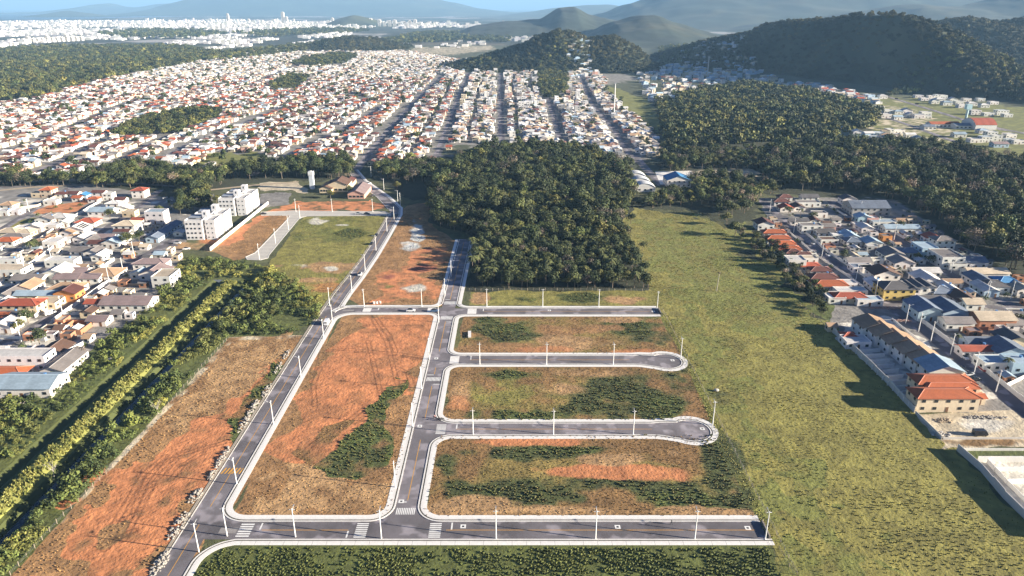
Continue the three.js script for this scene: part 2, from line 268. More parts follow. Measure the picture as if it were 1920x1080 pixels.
{
  const DITCH = [-148.5, -142, 130, 372];
  const a = sheet([[NEAR[0], -165, 130, 372], [-159.6, DITCH[0], 130, 372], [DITCH[1], NEAR[1], 130, 372], [NEAR[0], NEAR[1], 372, 630]], NEAR, 0);
  const b = sheet([[MID[0], NEAR[0], 130, 630], [NEAR[1], MID[1], 130, 630], [MID[0], MID[1], 630, 3000]], MID, 0);
  const F = [-12000, 12000, 3000, 15000], far = sheet([[-60000, -1700, -3000, 3000], [1700, 60000, -3000, 3000], [-1700, 1700, -3000, 130], [-60000, 60000, 3000, 60000]], F, 0);
  for (const g of [a, b, far]) g.deleteAttribute('color');
  const g = mergeGeometries([a, b, far], true);
  structure('ground', g, [nearLand, midLand, farLand]);
  // the drain west of the lots: two earth banks and still water, and the spoil bank beside it
  const m = new MB(); const N = 60;
  const bank = (k) => 0.25 * (fbm(k * 0.7, 3, 2) - 0.5);
  for (let k = 0; k < N; k++) { const d0 = 130 + 242 * k / N, d1 = 130 + 242 * (k + 1) / N;
    m.quad([-148.5, 0, -d0], [-146.2 + bank(k), -2.6, -d0], [-146.2 + bank(k + 1), -2.6, -d1], [-148.5, 0, -d1]); m.quad([-144.2 + bank(k + 7), -2.6, -d0], [-142, 0, -d0], [-142, 0, -d1], [-144.2 + bank(k + 8), -2.6, -d1]); }
  for (let k = 0; k < N; k++) { const d0 = 130 + 242 * k / N, d1 = 130 + 242 * (k + 1) / N, e = (q) => [-162 + bank(q + 31), -1.7 - bank(q), -(130 + 242 * q / N)]; m.quad([-165, 0, -d0], e(k), e(k + 1), [-165, 0, -d1]).quad(e(k), [-159.6, 0, -d0], [-159.6, 0, -d1], e(k + 1)); }
  m.quad([-148.5, 0, -372], [-146.2, -2.6, -372], [-144.2, -2.6, -372], [-142, 0, -372]);
  structure('drain_bank', m.geo(), mat('plain', C.deep, { roughness: 1 }));
  structure('drain_water', new MB().quad([-147.4, -2.0, -130], [-143, -2.0, -130], [-143, -2.0, -372], [-147.4, -2.0, -372]).geo(), mat('plain', [0.02, 0.03, 0.025], { roughness: 0.12 }));
  const s = new MB();
  const prof = (k, i) => { const X = -157 + i * 0.86 + 0.9 * (vnoise(k * 0.5, i) - 0.5), q = i / 8.2; return [X, i === 0 || i >= 8 ? -0.05 : 1.4 * Math.pow(Math.sin(Math.PI * Math.min(1, Math.pow(q, 0.72))), 0.8) * (0.5 + 1.0 * vnoise(k * 0.35 + 5, i * 0.4)), -(150 + k * 2.2)]; };
  for (let k = 0; k < 99; k++) for (let i = 0; i < 8; i++) s.quad(prof(k, i), prof(k, i + 1), prof(k + 1, i + 1), prof(k + 1, i));
  structure('spoil_bank', s.geo(), mat('plain', [0.25, 0.25, 0.065], { roughness: 1 }));
}
structure('sea', new MB().quad([-60000, 0.6, -9300], [-5600, 0.6, -9300], [-5200, 0.6, -60000], [-60000, 0.6, -60000]).geo(), mat('plain', [0.05, 0.1, 0.14], { roughness: 0.35 }));
// ---------------------------------------------------------------- streets, kerbs, pavements, lots
const asphaltTex = colorTexture(512, 512, (u, v) => { const a = tileNoise(u, v, 4, 6), b = tileNoise(u + 0.37, v, 9, 3), g = 0.17 * (0.25 + 1.25 * a) + 0.14 * smooth(0.54, 0.75, b); return [g * 1.0, g * 0.9, g * 0.95]; }, [42, 42]);
const asphalt = new THREE.MeshStandardMaterial({ map: asphaltTex, roughness: 0.88 });
const paverMat = mat('conc', [0.56, 0.53, 0.48]);
function flat(points, y, uv = null) {          // a level polygon from [X, d] points
  const g = new THREE.ShapeGeometry(new THREE.Shape(points.map((p) => new THREE.Vector2(p[0], p[1])))), p = g.attributes.position, n = g.attributes.normal, t = g.attributes.uv;
  for (let i = 0; i < p.count; i++) { const X = p.getX(i), d = p.getY(i); p.setXYZ(i, X, y, -d); n.setXYZ(i, 0, 1, 0); if (uv) t.setXY(i, (X - uv[0]) / (uv[1] - uv[0]), (d - uv[2]) / (uv[3] - uv[2])); else t.setXY(i, X, d); }
  return g;
}
function offsets(path, closed) {               // left-hand normals, mitred
  return path.map((p, i) => {
    const a = path[i - 1] ?? (closed ? path[path.length - 1] : null), b = path[i + 1] ?? (closed ? path[0] : null), q = [a ? [p[0] - a[0], p[1] - a[1]] : null, b ? [b[0] - p[0], b[1] - p[1]] : null].filter(Boolean).map((v) => { const l = Math.hypot(...v) || 1; return [-v[1] / l, v[0] / l]; });
    if (q.length === 1) return q[0];
    const m = [q[0][0] + q[1][0], q[0][1] + q[1][1]], l = Math.hypot(...m) || 1, k = 1 / Math.max(0.5, (m[0] * q[0][0] + m[1] * q[0][1]) / l); return [m[0] / l * k, m[1] / l * k];
  });
}
function band(path, o0, o1, y, closed = false, skirt = 0) {   // a strip along a path, o0 to o1 metres to its left
  const n = offsets(path, closed), m = new MB(), N = closed ? path.length : path.length - 1, at = (i, o) => [path[i][0] + n[i][0] * o, y, -(path[i][1] + n[i][1] * o)];
  for (let i = 0; i < N; i++) { const j = (i + 1) % path.length, a = at(i, o0), b = at(j, o0), c = at(j, o1), d = at(i, o1); m.quad(a, b, c, d);
    if (skirt) { const k = (v) => [v[0], v[1] - skirt, v[2]]; m.quad(k(a), k(b), b, a).quad(k(c), k(d), d, c); } }
  return m.geo();
}
function rounded(pts) {       // [X, d, radius] -> polyline with true arcs at the corners
  const out = [];
  pts.forEach((p, i) => {
    const a = pts[i - 1], b = pts[i + 1]; if (!p[2] || !a || !b) { out.push([p[0], p[1]]); return; }
    const u = [a[0] - p[0], a[1] - p[1]], w = [b[0] - p[0], b[1] - p[1]], lu = Math.hypot(...u), lw = Math.hypot(...w), r = p[2];
    for (let k = 0; k <= 10; k++) { const t = k / 10, s = [p[0] + u[0] / lu * r, p[1] + u[1] / lu * r], e = [p[0] + w[0] / lw * r, p[1] + w[1] / lw * r], q = 0.9;
      out.push([0, 1].map((c) => (1 - t) ** 3 * s[c] + 3 * (1 - t) ** 2 * t * mix(s[c], p[c], 0.56) + 3 * (1 - t) * t * t * mix(e[c], p[c], 0.56) + t ** 3 * e[c])); }
  });
  return out;
}
function bulb(cx, cd, r, dN, dS, x0) {        // turning circle at the end of a cul-de-sac, entered along its north edge
  const out = [[x0, dN], [x0 + 3.2, dN + 0.5]];
  for (let k = 0; k <= 22; k++) { const a = (128 - 256 * k / 22) * Math.PI / 180; out.push([cx + r * Math.cos(a), cd + r * Math.sin(a)]); }
  return [...out, [x0 + 3.2, dS - 0.5], [x0, dS]];
}
const AR = -87.1, BL = -35.1, BR = -28.4, END = 72.4;
const avenueRight = [[AR, 332], [-86.4, 352], [-84.6, 375], [-83.0, 410], [-82.2, 455], [-82.0, 505], [-84.5, 524], [-98, 556], [-128, 615], [-145, 660]];
const avenueLeft = [[-94.6, 120], [-94.4, 200], [-94.1, 310], [-93, 352], [-91.4, 375], [-89.3, 410], [-88.7, 455], [-88.9, 512]];
const avenueLeftN = [[-92.5, 522], [-106, 556], [-135.5, 615], [-152, 660]];
const paths = {
  w: [[AR, 173], [AR, 171.2, 0]],
  west: rounded([[-60, 171.2], [BL, 171.2, 7.5], [BL, 326, 6.5], [AR, 326, 10], [AR, 171.2, 8.5], [-60, 171.2]]).slice(0, -1),
  east: rounded([[END, 323.7], [BR, 323.7, 6], [BR, 278.7, 6.5], [50, 278.7]]).concat(bulb(65.3, 273.6, 6.5, 278.7, 271.1, 52), rounded([[50, 271.1], [BR, 271.1, 7], [BR, 224.5, 7.5], [48, 224.5]]), bulb(63.6, 219.9, 6.7, 224.5, 217.2, 50), rounded([[48, 217.2], [BR, 217.2, 7.5], [BR, 171.2, 7.5], [END, 171.2]])),
  north: rounded([[BR + 1.4, 446], [BR, 331.2, 7], [END, 331.2]]),
  northwest: rounded([...avenueRight.slice().reverse(), [AR, 332.4, 7], [BL, 332.4, 6.5], [BL + 1.2, 446]]),
  south: rounded([[END + 1, 163.8], [-78, 163.8], [AR + 0.3, 161, 7], [AR, 120]]),
};
delete paths.w;
{
  const a = [[-94.6, 120], [AR, 120], [AR, 163.7], [END, 163.7], [END, 331.3], [BR, 331.3], [BR + 1.4, 446.5], [BL + 1.2, 446.5], [BL, 332.3], [AR, 332.3], ...avenueRight.slice(1), ...avenueLeftN.slice().reverse(), ...avenueLeft.slice(1).reverse()];
  structure('street', flat(a, 0.02), asphalt);
}
// lots: raised ground inside the kerbs
structure('clay_lot', flat(paths.west, 0.1, NEAR), nearLand);
structure('grass_lot', flat([...paths.east, [END + 3, 171.2], [END + 3, 323.7]], 0.1, NEAR), nearLand);
structure('grass_lot', flat([...paths.north, [END, 350], [-20, 352], [-24, 446]], 0.1, NEAR), nearLand);
structure('clay_lot', flat([...paths.northwest, [-40, 505], [-60, 560], [-100, 625]], 0.1, NEAR), nearLand);
structure('grass_lot', flat([...paths.south, [END + 3, 120], [END + 3, 163.8]], 0.1, NEAR), nearLand);
const curbMat = M.paleConcrete, gapMat = mat('conc', [0.09, 0.08, 0.06]);
for (const [k, closed, w] of [['west', true, 2.0], ['east', false, 1.9], ['north', false, 1.9], ['northwest', false, 1.9], ['south', false, 1.7]]) {
  structure('kerb', band(paths[k], 0, 0.42, 0.15, closed, 0.14), curbMat);
  structure('verge_gap', band(paths[k], 0.425, 0.85, 0.115, closed), gapMat);
  structure('pavement', band(paths[k], 0.85, 0.85 + w, 0.155, closed, 0.1), M.paleConcrete);
}
structure('kerb', band(avenueLeft, 0, 0.3, 0.14, false, 0.13), M.concrete);
structure('pavement', band(avenueLeft, 0.7, 1.5, 0.1, false, 0.1), mat('conc', [0.42, 0.37, 0.3]));
structure('kerb', band(avenueLeftN, 0, 0.35, 0.14, false, 0.13), M.paleConcrete);
// pavement joints of the pieces near the camera are cast slabs 2 m long: the cross joints
{
  const m = new MB(); for (let X = -76; X < END; X += 4) m.box(X, X + 0.06, 0.1, 0.158, -162.9, -161.25);
  structure('pavement_joint', m.geo(), gapMat);
}
// the paved side lane of the north-west lots, light grey pavers
{
  const g = (s) => P(s).map((q) => G(...q));
  const lane = g('490,404.5 489,397.5 555,395 623,396 722,396.5 735,404 722,404.5 575,405.5 562,409 505,478 503,484 488,488 463,487 460,482 478,474 537,413 543,404.5');
  structure('paved_lane', flat(lane, 0.03), paverMat);
  structure('kerb', band(lane.slice().reverse(), 0.0, 0.35, 0.14, true, 0.12), M.paleConcrete);
}
// streets of the towns around: strips along lines laid on the grid
const townStreets = [['1424,371 1478,423 1541,478 1590,510 1644,549 1668,573 1700,597 1760,641 1821,689 1868,728 1990,826', 7], ['1558,377 1606,411 1666,444 1712,468 1756,500 1815,533 1866,561 1960,598', 7], ['1655,570 1720,566', 5], ['1790,566 1920,584', 5],
  ['330,448 250,492 174,545 122,580 78,605 -10,655', 7], ['160,493 60,497 -20,497', 5], ['232,497 165,492', 5], ['300,356 265,385 212,420 150,462 60,520 -20,560', 6], ['190,374 87,437 20,474 -30,500', 6], ['130,352 60,395 0,432 -30,450', 6], ['-30,352 62,349 130,346 260,344 330,350', 5], ['200,466 262,456 298,450 330,462', 4],
  ['668,320 688,292 712,264 742,228 776,192 806,162 828,140', 8], ['818,296 842,230 862,176 882,128', 8], ['940,268 939,200 938,128', 8], ['1052,264 1030,190 1012,132', 8], ['1186,296 1150,240 1112,196 1086,140 1066,88', 8], ['1190,292 1216,322 1242,348', 8],
  ['1660,180 1740,204 1830,232 1930,252', 9], ['1645,215 1700,233 1780,262 1850,286 1930,300', 8], ['1838,232 1880,244 1930,250', 8], ['292,304 350,272 432,240 520,206', 7], ['470,330 520,300 600,262 680,222 720,196', 7], ['60,326 200,262 330,204', 7], ['-20,300 100,250 260,184', 7], ['160,330 300,262 420,204', 7], ['380,182 470,158 560,120', 8]];
townStreets.forEach(([s, w], i) => structure('town_street', band(P(s).map((q) => G(...q)), -w / 2, w / 2, 0.02 + 0.004 * (i % 7)), asphalt));
// dirt roads
for (const [s, w] of [['-20,359 60,351 150,347 260,345', 5], ['395,356 480,347 560,341', 5], ['1295,333 1420,330', 4]]) structure('dirt_road', band(P(s).map((q) => G(...q)), -w / 2, w / 2, 0.05), mat('conc', [0.46, 0.37, 0.26]));

// ---------------------------------------------------------------- paint on the streets
function crosswalk(label, X0, X1, d0, d1, n, alongX) {
  const o = new THREE.Group(); o.name = numbered('crosswalk'); o.userData = { kind: 'structure' }; scene.add(o);
  for (let k = 0; k < n; k++) {
    const t0 = (k + 0.15) / n, t1 = (k + 0.72) / n, m = new MB();
    const q = alongX ? [X0, X1, mix(d0, d1, t0), mix(d0, d1, t1)] : [mix(X0, X1, t0), mix(X0, X1, t1), d0, d1];
    m.quad([q[0], 0.028, -q[2]], [q[1], 0.028, -q[2]], [q[1], 0.028, -q[3]], [q[0], 0.028, -q[3]]); part('stripe', m.geo(), M.paint, o);
  }
  return o;
}
crosswalk('', -78.6, -74.8, 164.6, 170.6, 6, true); crosswalk('', -45, -41.6, 164.3, 170.8, 8, true); crosswalk('', -23.8, -20.4, 164.3, 170.8, 8, true);
crosswalk('', BL + 0.5, BR - 0.4, 174.4, 177.4, 11, false); crosswalk('', BL + 0.5, BR - 0.4, 256.2, 259.4, 11, false); crosswalk('', BL + 0.6, BR - 0.3, 317.4, 321.4, 10, false); crosswalk('', BL + 0.7, BR, 336.2, 340.4, 10, false);
crosswalk('', -27, -23.6, 217.6, 224, 8, true);
for (const [X0, X1, d0, d1] of [[-26.5, -22.6, 271.5, 278.3], [-74, -70, 327, 331.6], [-42, -38, 326.6, 331.8], [-22, -17.6, 324.3, 330.8]]) structure('raised_crossing', new MB().box(X0, X1, 0, 0.06, -d1, -d0).geo(), M.paleConcrete);
{
  const L = (s, w, m, y = 0.026) => structure('road_line', band(P(s).map((q) => G(...q)), -w / 2, w / 2, y), m);
  const line = (pts, w, m) => structure('road_line', band(pts, -w / 2, w / 2, 0.026), m);
  for (const [d0, d1] of [[181, 214], [228, 252], [262, 268], [283, 315], [343, 440]]) line([[-31.8, d0], [-31.8 + (d1 > 400 ? 1 : 0), d1]], 0.22, M.yellow);
  line([[-72, 167.6], [-47, 167.6]], 0.22, M.yellow); line([[-19, 167.6], [70, 167.6]], 0.22, M.yellow); line([[-20, 220.8], [50, 220.8]], 0.2, M.yellow); line([[-18, 274.9], [50, 274.9]], 0.2, M.yellow); line([[-14, 327.5], [68, 327.5]], 0.2, M.yellow);
  line([[-91, 120], [-90.9, 170]], 0.2, M.yellow); line([[-90.8, 178], [-90.4, 322]], 0.2, M.yellow); line([[-90.1, 335], [-89.3, 352], [-87.8, 376], [-86, 410], [-85.4, 470], [-85.4, 505]], 0.2, M.yellow);
  for (const [X, d0, d1] of [[-72.6, 167.8, 170.6], [-47, 164.4, 167.2], [-17.4, 167.8, 170.8], [-19.8, 221, 224.2], [-14, 221, 224.2], [-17.6, 275.2, 278.4], [-66.5, 329.2, 331.8], [-14.2, 327.8, 330.8]]) line([[X, d0], [X, d1]], 0.45, M.paint);
  for (const [d, X0, X1] of [[180.2, BL + 0.4, -32], [261.4, BL + 0.4, -32], [253.6, -31.4, BR - 0.4], [343, BL + 0.8, -31.8], [314.6, -31.4, BR - 0.4]]) line([[X0, d], [X1, d]], 0.42, M.paint);
  // hatched yellow hump across the avenue
  const hump = new MB(); for (let k = 0; k < 6; k++) { const d0 = 195 + k * 0.0, X0 = -94 + k * 1.15; hump.quad([X0, 0.03, -194.4], [X0 + 0.55, 0.03, -194.4], [X0 + 1.15, 0.03, -197.6], [X0 + 0.6, 0.03, -197.6]); }
  structure('speed_hump_marking', hump.geo(), M.yellow);
  // manhole collars: pale squares round a dark lid
  for (const [x, y] of [[752.5, 940], [787, 799], [868.5, 987], [1402, 990], [1317, 804], [1261, 675.6], [1225, 584], [1030, 582], [818, 672], [1158, 988]]) {
    const [X, d] = G(x, y); structure('manhole_collar', new MB().box(X - 0.8, X + 0.8, 0.01, 0.034, -d - 0.8, -d + 0.8).geo(), M.paint); structure('manhole_lid', new MB().box(X - 0.33, X + 0.33, 0.02, 0.042, -d - 0.33, -d + 0.33).geo(), M.darkMetal);
  }
  for (const [X0, X1, d0, d1] of [[-84, -79, 166.2, 168.6], [-84, -78.5, 327.6, 329.6]]) structure('dust_patch', new MB().box(X0, X1, 0.005, 0.0255, -d1, -d0).geo(), mat('conc', [0.3, 0.28, 0.27]));
}
// ---------------------------------------------------------------- hills and mountains
const hillMat = new THREE.MeshStandardMaterial({ vertexColors: true, roughness: 1 });
const hillFns = [];
function hill(s, d, front, back, o = {}) {      // ridge line drawn on the grid, standing d metres ahead
  const ds = o.ds ? o.ds.split(' ').map(Number) : null, ridge = P(s).map(([x, y], i) => { const dd = ds ? ds[i] : d, h = topHeight(y, dd); return [xAt(x, dd, h), h, dd]; }), X0 = ridge[0][0], X1 = ridge[ridge.length - 1][0];
  const rough = o.rough ?? 0.1, scale = o.scale ?? 130, top = Math.max(...ridge.map((r) => r[1]));
  const crest = (X) => { if (X <= X0 || X >= X1) return X <= X0 ? ridge[0][1] : ridge[ridge.length - 1][1]; let i = 1; while (ridge[i][0] < X) i++; const a = ridge[i - 1], b = ridge[i], t = (X - a[0]) / (b[0] - a[0]); return mix(a[1], b[1], t * t * (3 - 2 * t) * 0.5 + t * 0.5); };
  const line = (X) => { if (!ds) return d; if (X <= X0) return ridge[0][2]; if (X >= X1) return ridge[ridge.length - 1][2]; let i = 1; while (ridge[i][0] < X) i++; const a = ridge[i - 1], b = ridge[i]; return mix(a[2], b[2], (X - a[0]) / (b[0] - a[0])); };
  const height = (X, D) => {
    const d = line(X);
    const w = (fbm(X / scale + top, D / scale, 3) - 0.5), t = (D - d) / (D < d ? front : back), e = Math.max(0, 1 - Math.abs(t) * (1 + 0.35 * w)), end = clamp(Math.min(X - X0 + front * 0.5, X1 - X + front * 0.5) / (front * 0.6));
    const p = e * e * (3 - 2 * e); return crest(X) * p * smooth(0, 1, end) * (1 + rough * 3 * w * (1 - p)) + rough * top * 0.5 * (fbm(X / (scale * 0.35), D / (scale * 0.35) + top, 3) - 0.5) * Math.min(1, p * 3) - 1.5;
  };
  const nx = o.nx ?? 150, nd = o.nd ?? 70, m = new THREE.PlaneGeometry(1, 1, nx, nd), p = m.attributes.position, col = [];
  const xa = X0 - front * 0.5, xb = X1 + front * 0.5, da = (ds ? Math.min(...ds) : d) - front, db = (ds ? Math.max(...ds) : d) + back, base = o.color ?? [0.045, 0.055, 0.03];
  for (let i = 0; i < p.count; i++) { const X = mix(xa, xb, p.getX(i) + 0.5), D = mix(da, db, p.getY(i) + 0.5); p.setXYZ(i, X, height(X, D), -D); const g = Math.max(45, d / 50), v = 0.45 + 1.1 * fbm(X / g, D / g, 3), b = 0.6 * smooth(0.55, 0.75, fbm(X / (g * 2.4) + 7, D / (g * 2), 3)); col.push(base[0] * v + 0.05 * b, base[1] * v + 0.035 * b, base[2] * v + 0.015 * b); }
  m.setAttribute('color', new THREE.Float32BufferAttribute(col, 3)); m.computeVertexNormals();
  structure(o.name ?? 'hill', m, hillMat);
  const rec = { height, xa, xb, da, db, d: ds ? Math.max(...ds) : d }; hillFns.push(rec); return rec;
}
const rightHill = hill('1235,112 1290,92 1350,74 1410,62 1450,46 1490,40 1550,38 1610,28 1665,25 1715,34 1765,52 1815,84 1860,120 1910,150', 1600, 330, 420, { rough: 0.13, scale: 150, nx: 200, nd: 130, ds: '2150 2080 2000 1930 1850 1790 1700 1600 1520 1480 1460 1440 1430 1430' });
const rightHill2 = hill('1700,75 1760,47 1800,36 1840,40 1880,50 1920,40 1990,28 2100,60', 2050, 520, 500, { rough: 0.13, scale: 200 });
const townHill = hill('890,114 930,102 975,88 1010,70 1050,58 1078,62 1100,74 1150,69 1190,88 1225,122', 1900, 210, 260, { rough: 0.1, scale: 120 });
const mound = hill('560,92 600,80 650,71 700,74 760,88 800,97', 2750, 260, 300, { rough: 0.1, scale: 200, nx: 90, nd: 40 });
hill('850,60 900,46 955,39 1010,36 1050,14 1075,12 1110,30 1160,38 1210,45 1280,66', 4300, 900, 900, { rough: 0.2, scale: 300, nx: 260, nd: 130, color: [0.026, 0.036, 0.024] });
hill('1090,70 1150,40 1200,28 1225,28 1265,42 1310,56 1350,66', 3500, 750, 800, { rough: 0.2, scale: 260, nx: 260, nd: 130, color: [0.026, 0.036, 0.024] });
hill('620,42 645,32 665,28 690,33 715,42', 6200, 700, 700, { rough: 0.08, scale: 420, nx: 60, nd: 30 });
hill('1080,44 1130,26 1180,6 1240,-12 1300,-26 1400,-34 1540,-38 1640,-30 1760,-24 1900,-20 2040,-6 2200,-20', 7200, 2300, 2000, { rough: 0.2, scale: 700, nx: 260, nd: 110, name: 'mountain', color: [0.03, 0.04, 0.028] });
hill('1500,36 1600,22 1700,8 1800,12 1900,-8 2000,10 2200,20', 5000, 1300, 900, { rough: 0.2, scale: 420, nx: 220, nd: 110, name: 'mountain', color: [0.03, 0.04, 0.028] });
hill('930,30 990,22 1050,14 1100,9 1140,8 1190,16 1300,6', 13500, 3000, 2000, { rough: 0.1, scale: 1500, name: 'mountain' });
hill('330,26 360,10 380,-4 420,-18 500,-30 600,-34 700,-26 790,-10 850,4 900,16 960,23', 17500, 4200, 3000, { rough: 0.1, scale: 2400, name: 'mountain' });
hill('120,21 150,19 175,13 205,6 225,12 250,14 280,12 310,7 350,4 400,14 440,24', 21000, 3500, 2000, { rough: 0.12, scale: 1500, name: 'mountain' });
hill('66,31 95,25 125,20 150,23 200,30', 12500, 900, 900, { rough: 0.1, scale: 600, nx: 60, nd: 30, name: 'island' });
hill('0,52 80,46 130,45 170,52', 7200, 500, 500, { rough: 0.1, scale: 300, nx: 50, nd: 24 });
const groundAt = (X, d) => { let h = 0; for (const k of [rightHill, rightHill2, townHill, mound]) if (X > k.xa && X < k.xb && d > k.da && d < k.db) h = Math.max(h, k.height(X, d)); return h; };
// ---------------------------------------------------------------- trees, shrubs, grass
function leafCloud(m, cx, cy, cz, rx, ry, rz, n, size, tone) {   // n leaf sprays on and in one lobe of a crown
  for (let k = 0; k < n; k++) {
    const a = rr(0, 2 * Math.PI), u = rr(-0.75, 1), s = Math.sqrt(1 - u * u), q = 0.62 + 0.42 * Math.pow(rnd(), 0.6), N = [s * Math.cos(a), u, s * Math.sin(a)];
    const p = [cx + N[0] * rx * q, cy + N[1] * ry * q, cz + N[2] * rz * q], j = [N[0] + rr(-0.75, 0.75), N[1] + rr(-0.4, 0.9), N[2] + rr(-0.75, 0.75)], l = Math.hypot(...j) || 1, n3 = j.map((v) => v / l);
    let t = [n3[2], 0, -n3[0]]; const lt = Math.hypot(...t) || 1; t = lt < 0.01 ? [1, 0, 0] : t.map((v) => v / lt); const b = [n3[1] * t[2] - n3[2] * t[1], n3[2] * t[0] - n3[0] * t[2], n3[0] * t[1] - n3[1] * t[0]];
    const w = rr(0, 6.28), c = Math.cos(w), si = Math.sin(w), e = t.map((v, i) => v * c + b[i] * si), f = t.map((v, i) => -v * si + b[i] * c), A = size * rr(0.65, 1.2), B = A * rr(0.5, 0.9);
    const P3 = (x, y) => [0, 1, 2].map((i) => p[i] + e[i] * x * A + f[i] * y * B);
    const v = tone * rr(0.72, 1.3); m.color([v * rr(0.92, 1.1), v, v * rr(0.8, 1.05)]);
    m.quad(P3(-0.5, -0.1), P3(0, -0.55), P3(0.55, 0.05), P3(0, 0.5));
  }
}
function crown(R, H, base, lobes, leaves, size) {
  const m = new MB(); m.color([1, 1, 1]);
  for (let k = 0; k < lobes; k++) {
    const a = k / lobes * 6.283 + rr(-0.4, 0.4), r = k === 0 ? 0 : R * rr(0.35, 0.68), y = k === 0 ? base + H * 0.72 : base + H * rr(0.25, 0.68), q = R * rr(0.4, 0.62);
    leafCloud(m, r * Math.cos(a), y, r * Math.sin(a), q, H * rr(0.22, 0.34), q, Math.round(leaves / lobes), size, rr(0.75, 1.25));
  }
  return m;
}
function limb(m, a, b, ra, rb, n = 5) {
  const d = [b[0] - a[0], b[1] - a[1], b[2] - a[2]], l = Math.hypot(...d), k = d.map((v) => v / l), s = Math.abs(k[1]) > 0.9 ? [1, 0, 0] : [0, 1, 0];
  let u = [k[1] * s[2] - k[2] * s[1], k[2] * s[0] - k[0] * s[2], k[0] * s[1] - k[1] * s[0]]; const lu = Math.hypot(...u); u = u.map((v) => v / lu); const w = [k[1] * u[2] - k[2] * u[1], k[2] * u[0] - k[0] * u[2], k[0] * u[1] - k[1] * u[0]];
  const at = (c, r, t) => [0, 1, 2].map((i) => c[i] + r * (u[i] * Math.cos(t) + w[i] * Math.sin(t)));
  for (let i = 0; i < n; i++) { const t0 = i / n * 6.2832, t1 = (i + 1) / n * 6.2832; m.quad(at(a, ra, t0), at(a, ra, t1), at(b, rb, t1), at(b, rb, t0)); }
}
function trunk(h, r, spread) { const m = new MB(); const k = [rr(-0.3, 0.3), h * 0.55, rr(-0.3, 0.3)]; limb(m, [0, -0.2, 0], k, r, r * 0.72, 6); for (let i = 0; i < 4; i++) { const a = i * 1.57 + rr(-0.5, 0.5); limb(m, k, [k[0] + spread * Math.cos(a), h * rr(0.82, 1.05), k[2] + spread * Math.sin(a)], r * 0.55, r * 0.18, 4); } return m; }
function palmCrown(h, R, n) {
  const m = new MB(); m.color([1, 1, 1]);
  for (let k = 0; k < n; k++) {
    const a = k / n * 6.283 + rr(-0.2, 0.2), up = rr(-0.1, 0.9), v = rr(0.7, 1.35), c = [Math.cos(a), Math.sin(a)]; m.color([v, v, v * 0.85]);
    let p = [0, h, 0], w = 0.1; for (let i = 1; i <= 4; i++) { const t = i / 4, q = [c[0] * R * t, h + R * (up * 0.6 * t - 0.75 * t * t), c[1] * R * t], w1 = 0.55 * Math.sin(Math.PI * Math.min(0.93, t + 0.1)) + 0.06; const s = [-c[1], c[0]];
      m.quad([p[0] + s[0] * w, p[1] - w * 0.5, p[2] + s[1] * w], p, q, [q[0] + s[0] * w1, q[1] - w1 * 0.5, q[2] + s[1] * w1]).quad(p, [p[0] - s[0] * w, p[1] - w * 0.5, p[2] - s[1] * w], [q[0] - s[0] * w1, q[1] - w1 * 0.5, q[2] - s[1] * w1], q); p = q; w = w1; }
  }
  return m;
}
const tint = (m, c) => { for (let i = 0; i < m.c.length; i += 3) { m.c[i] *= c[0]; m.c[i + 1] *= c[1]; m.c[i + 2] *= c[2]; } return m; };
const join = (a, ...rest) => { for (const b of rest) { a.p = a.p.concat(b.p); a.n = a.n.concat(b.n); a.u = a.u.concat(b.u); a.c = a.c.concat(b.c); } return a; };
const colored = (m, c) => { m.c = []; for (let i = 0; i < m.p.length / 3; i++) m.c.push(...c); return m; };
seed(11);
const BARK = [0.2, 0.16, 0.12];
// kinds of wood tree: [name, label word, crown, trunk, base colour]; each about 10 m across and 11 m high
const woodKinds = [
  ['dark green round crowned', [0.046, 0.062, 0.019], crown(4.6, 7, 3.6, 7, 560, 1.0), trunk(6.5, 0.26, 2.4)],
  ['olive green spreading', [0.07, 0.08, 0.023], crown(5.2, 6, 4.2, 9, 600, 0.95), trunk(6.5, 0.28, 3)],
  ['yellowish green bushy', [0.12, 0.12, 0.031], crown(4.4, 6.5, 3.2, 7, 540, 0.95), trunk(5.8, 0.25, 2.2)],
  ['tall narrow dark green', [0.038, 0.053, 0.017], crown(3.6, 9, 3.6, 7, 540, 0.95), trunk(8, 0.25, 1.6)],
];
const palmKind = ['feather leaved palm', [0.075, 0.085, 0.026], palmCrown(9.3, 3.6, 16), (() => { const m = new MB(); limb(m, [0, -0.2, 0], [0.2, 9.3, 0.1], 0.19, 0.13, 6); return m; })()];
const greyKind = ['pinkish grey thin crowned', [0.2, 0.16, 0.13], crown(4.2, 6, 4, 7, 300, 0.75), trunk(7.5, 0.22, 2.8)];
const allKinds = [...woodKinds, palmKind, greyKind];
for (const k of allKinds) { k.crownGeo = tint(k[2], k[1]).geo(); k.trunkGeo = k[3].geo(); k.whole = join(Object.assign(new MB(), { p: k[2].p.slice(), n: k[2].n.slice(), u: k[2].u.slice(), c: k[2].c.slice() }), colored(k[3], BARK)).geo(); }
seed(12);
const farKinds = [0, 1, 2].map((k) => tint(join(crown(5, 6.5, 2.2, 6, 150, 2.0)), woodKinds[k][1]).geo());
const bushKinds = [[0.11, 0.135, 0.032], [0.19, 0.19, 0.045], [0.062, 0.085, 0.024]].map((c) => tint(crown(1.25, 1.7, 0.05, 5, 120, 0.42), c).geo());
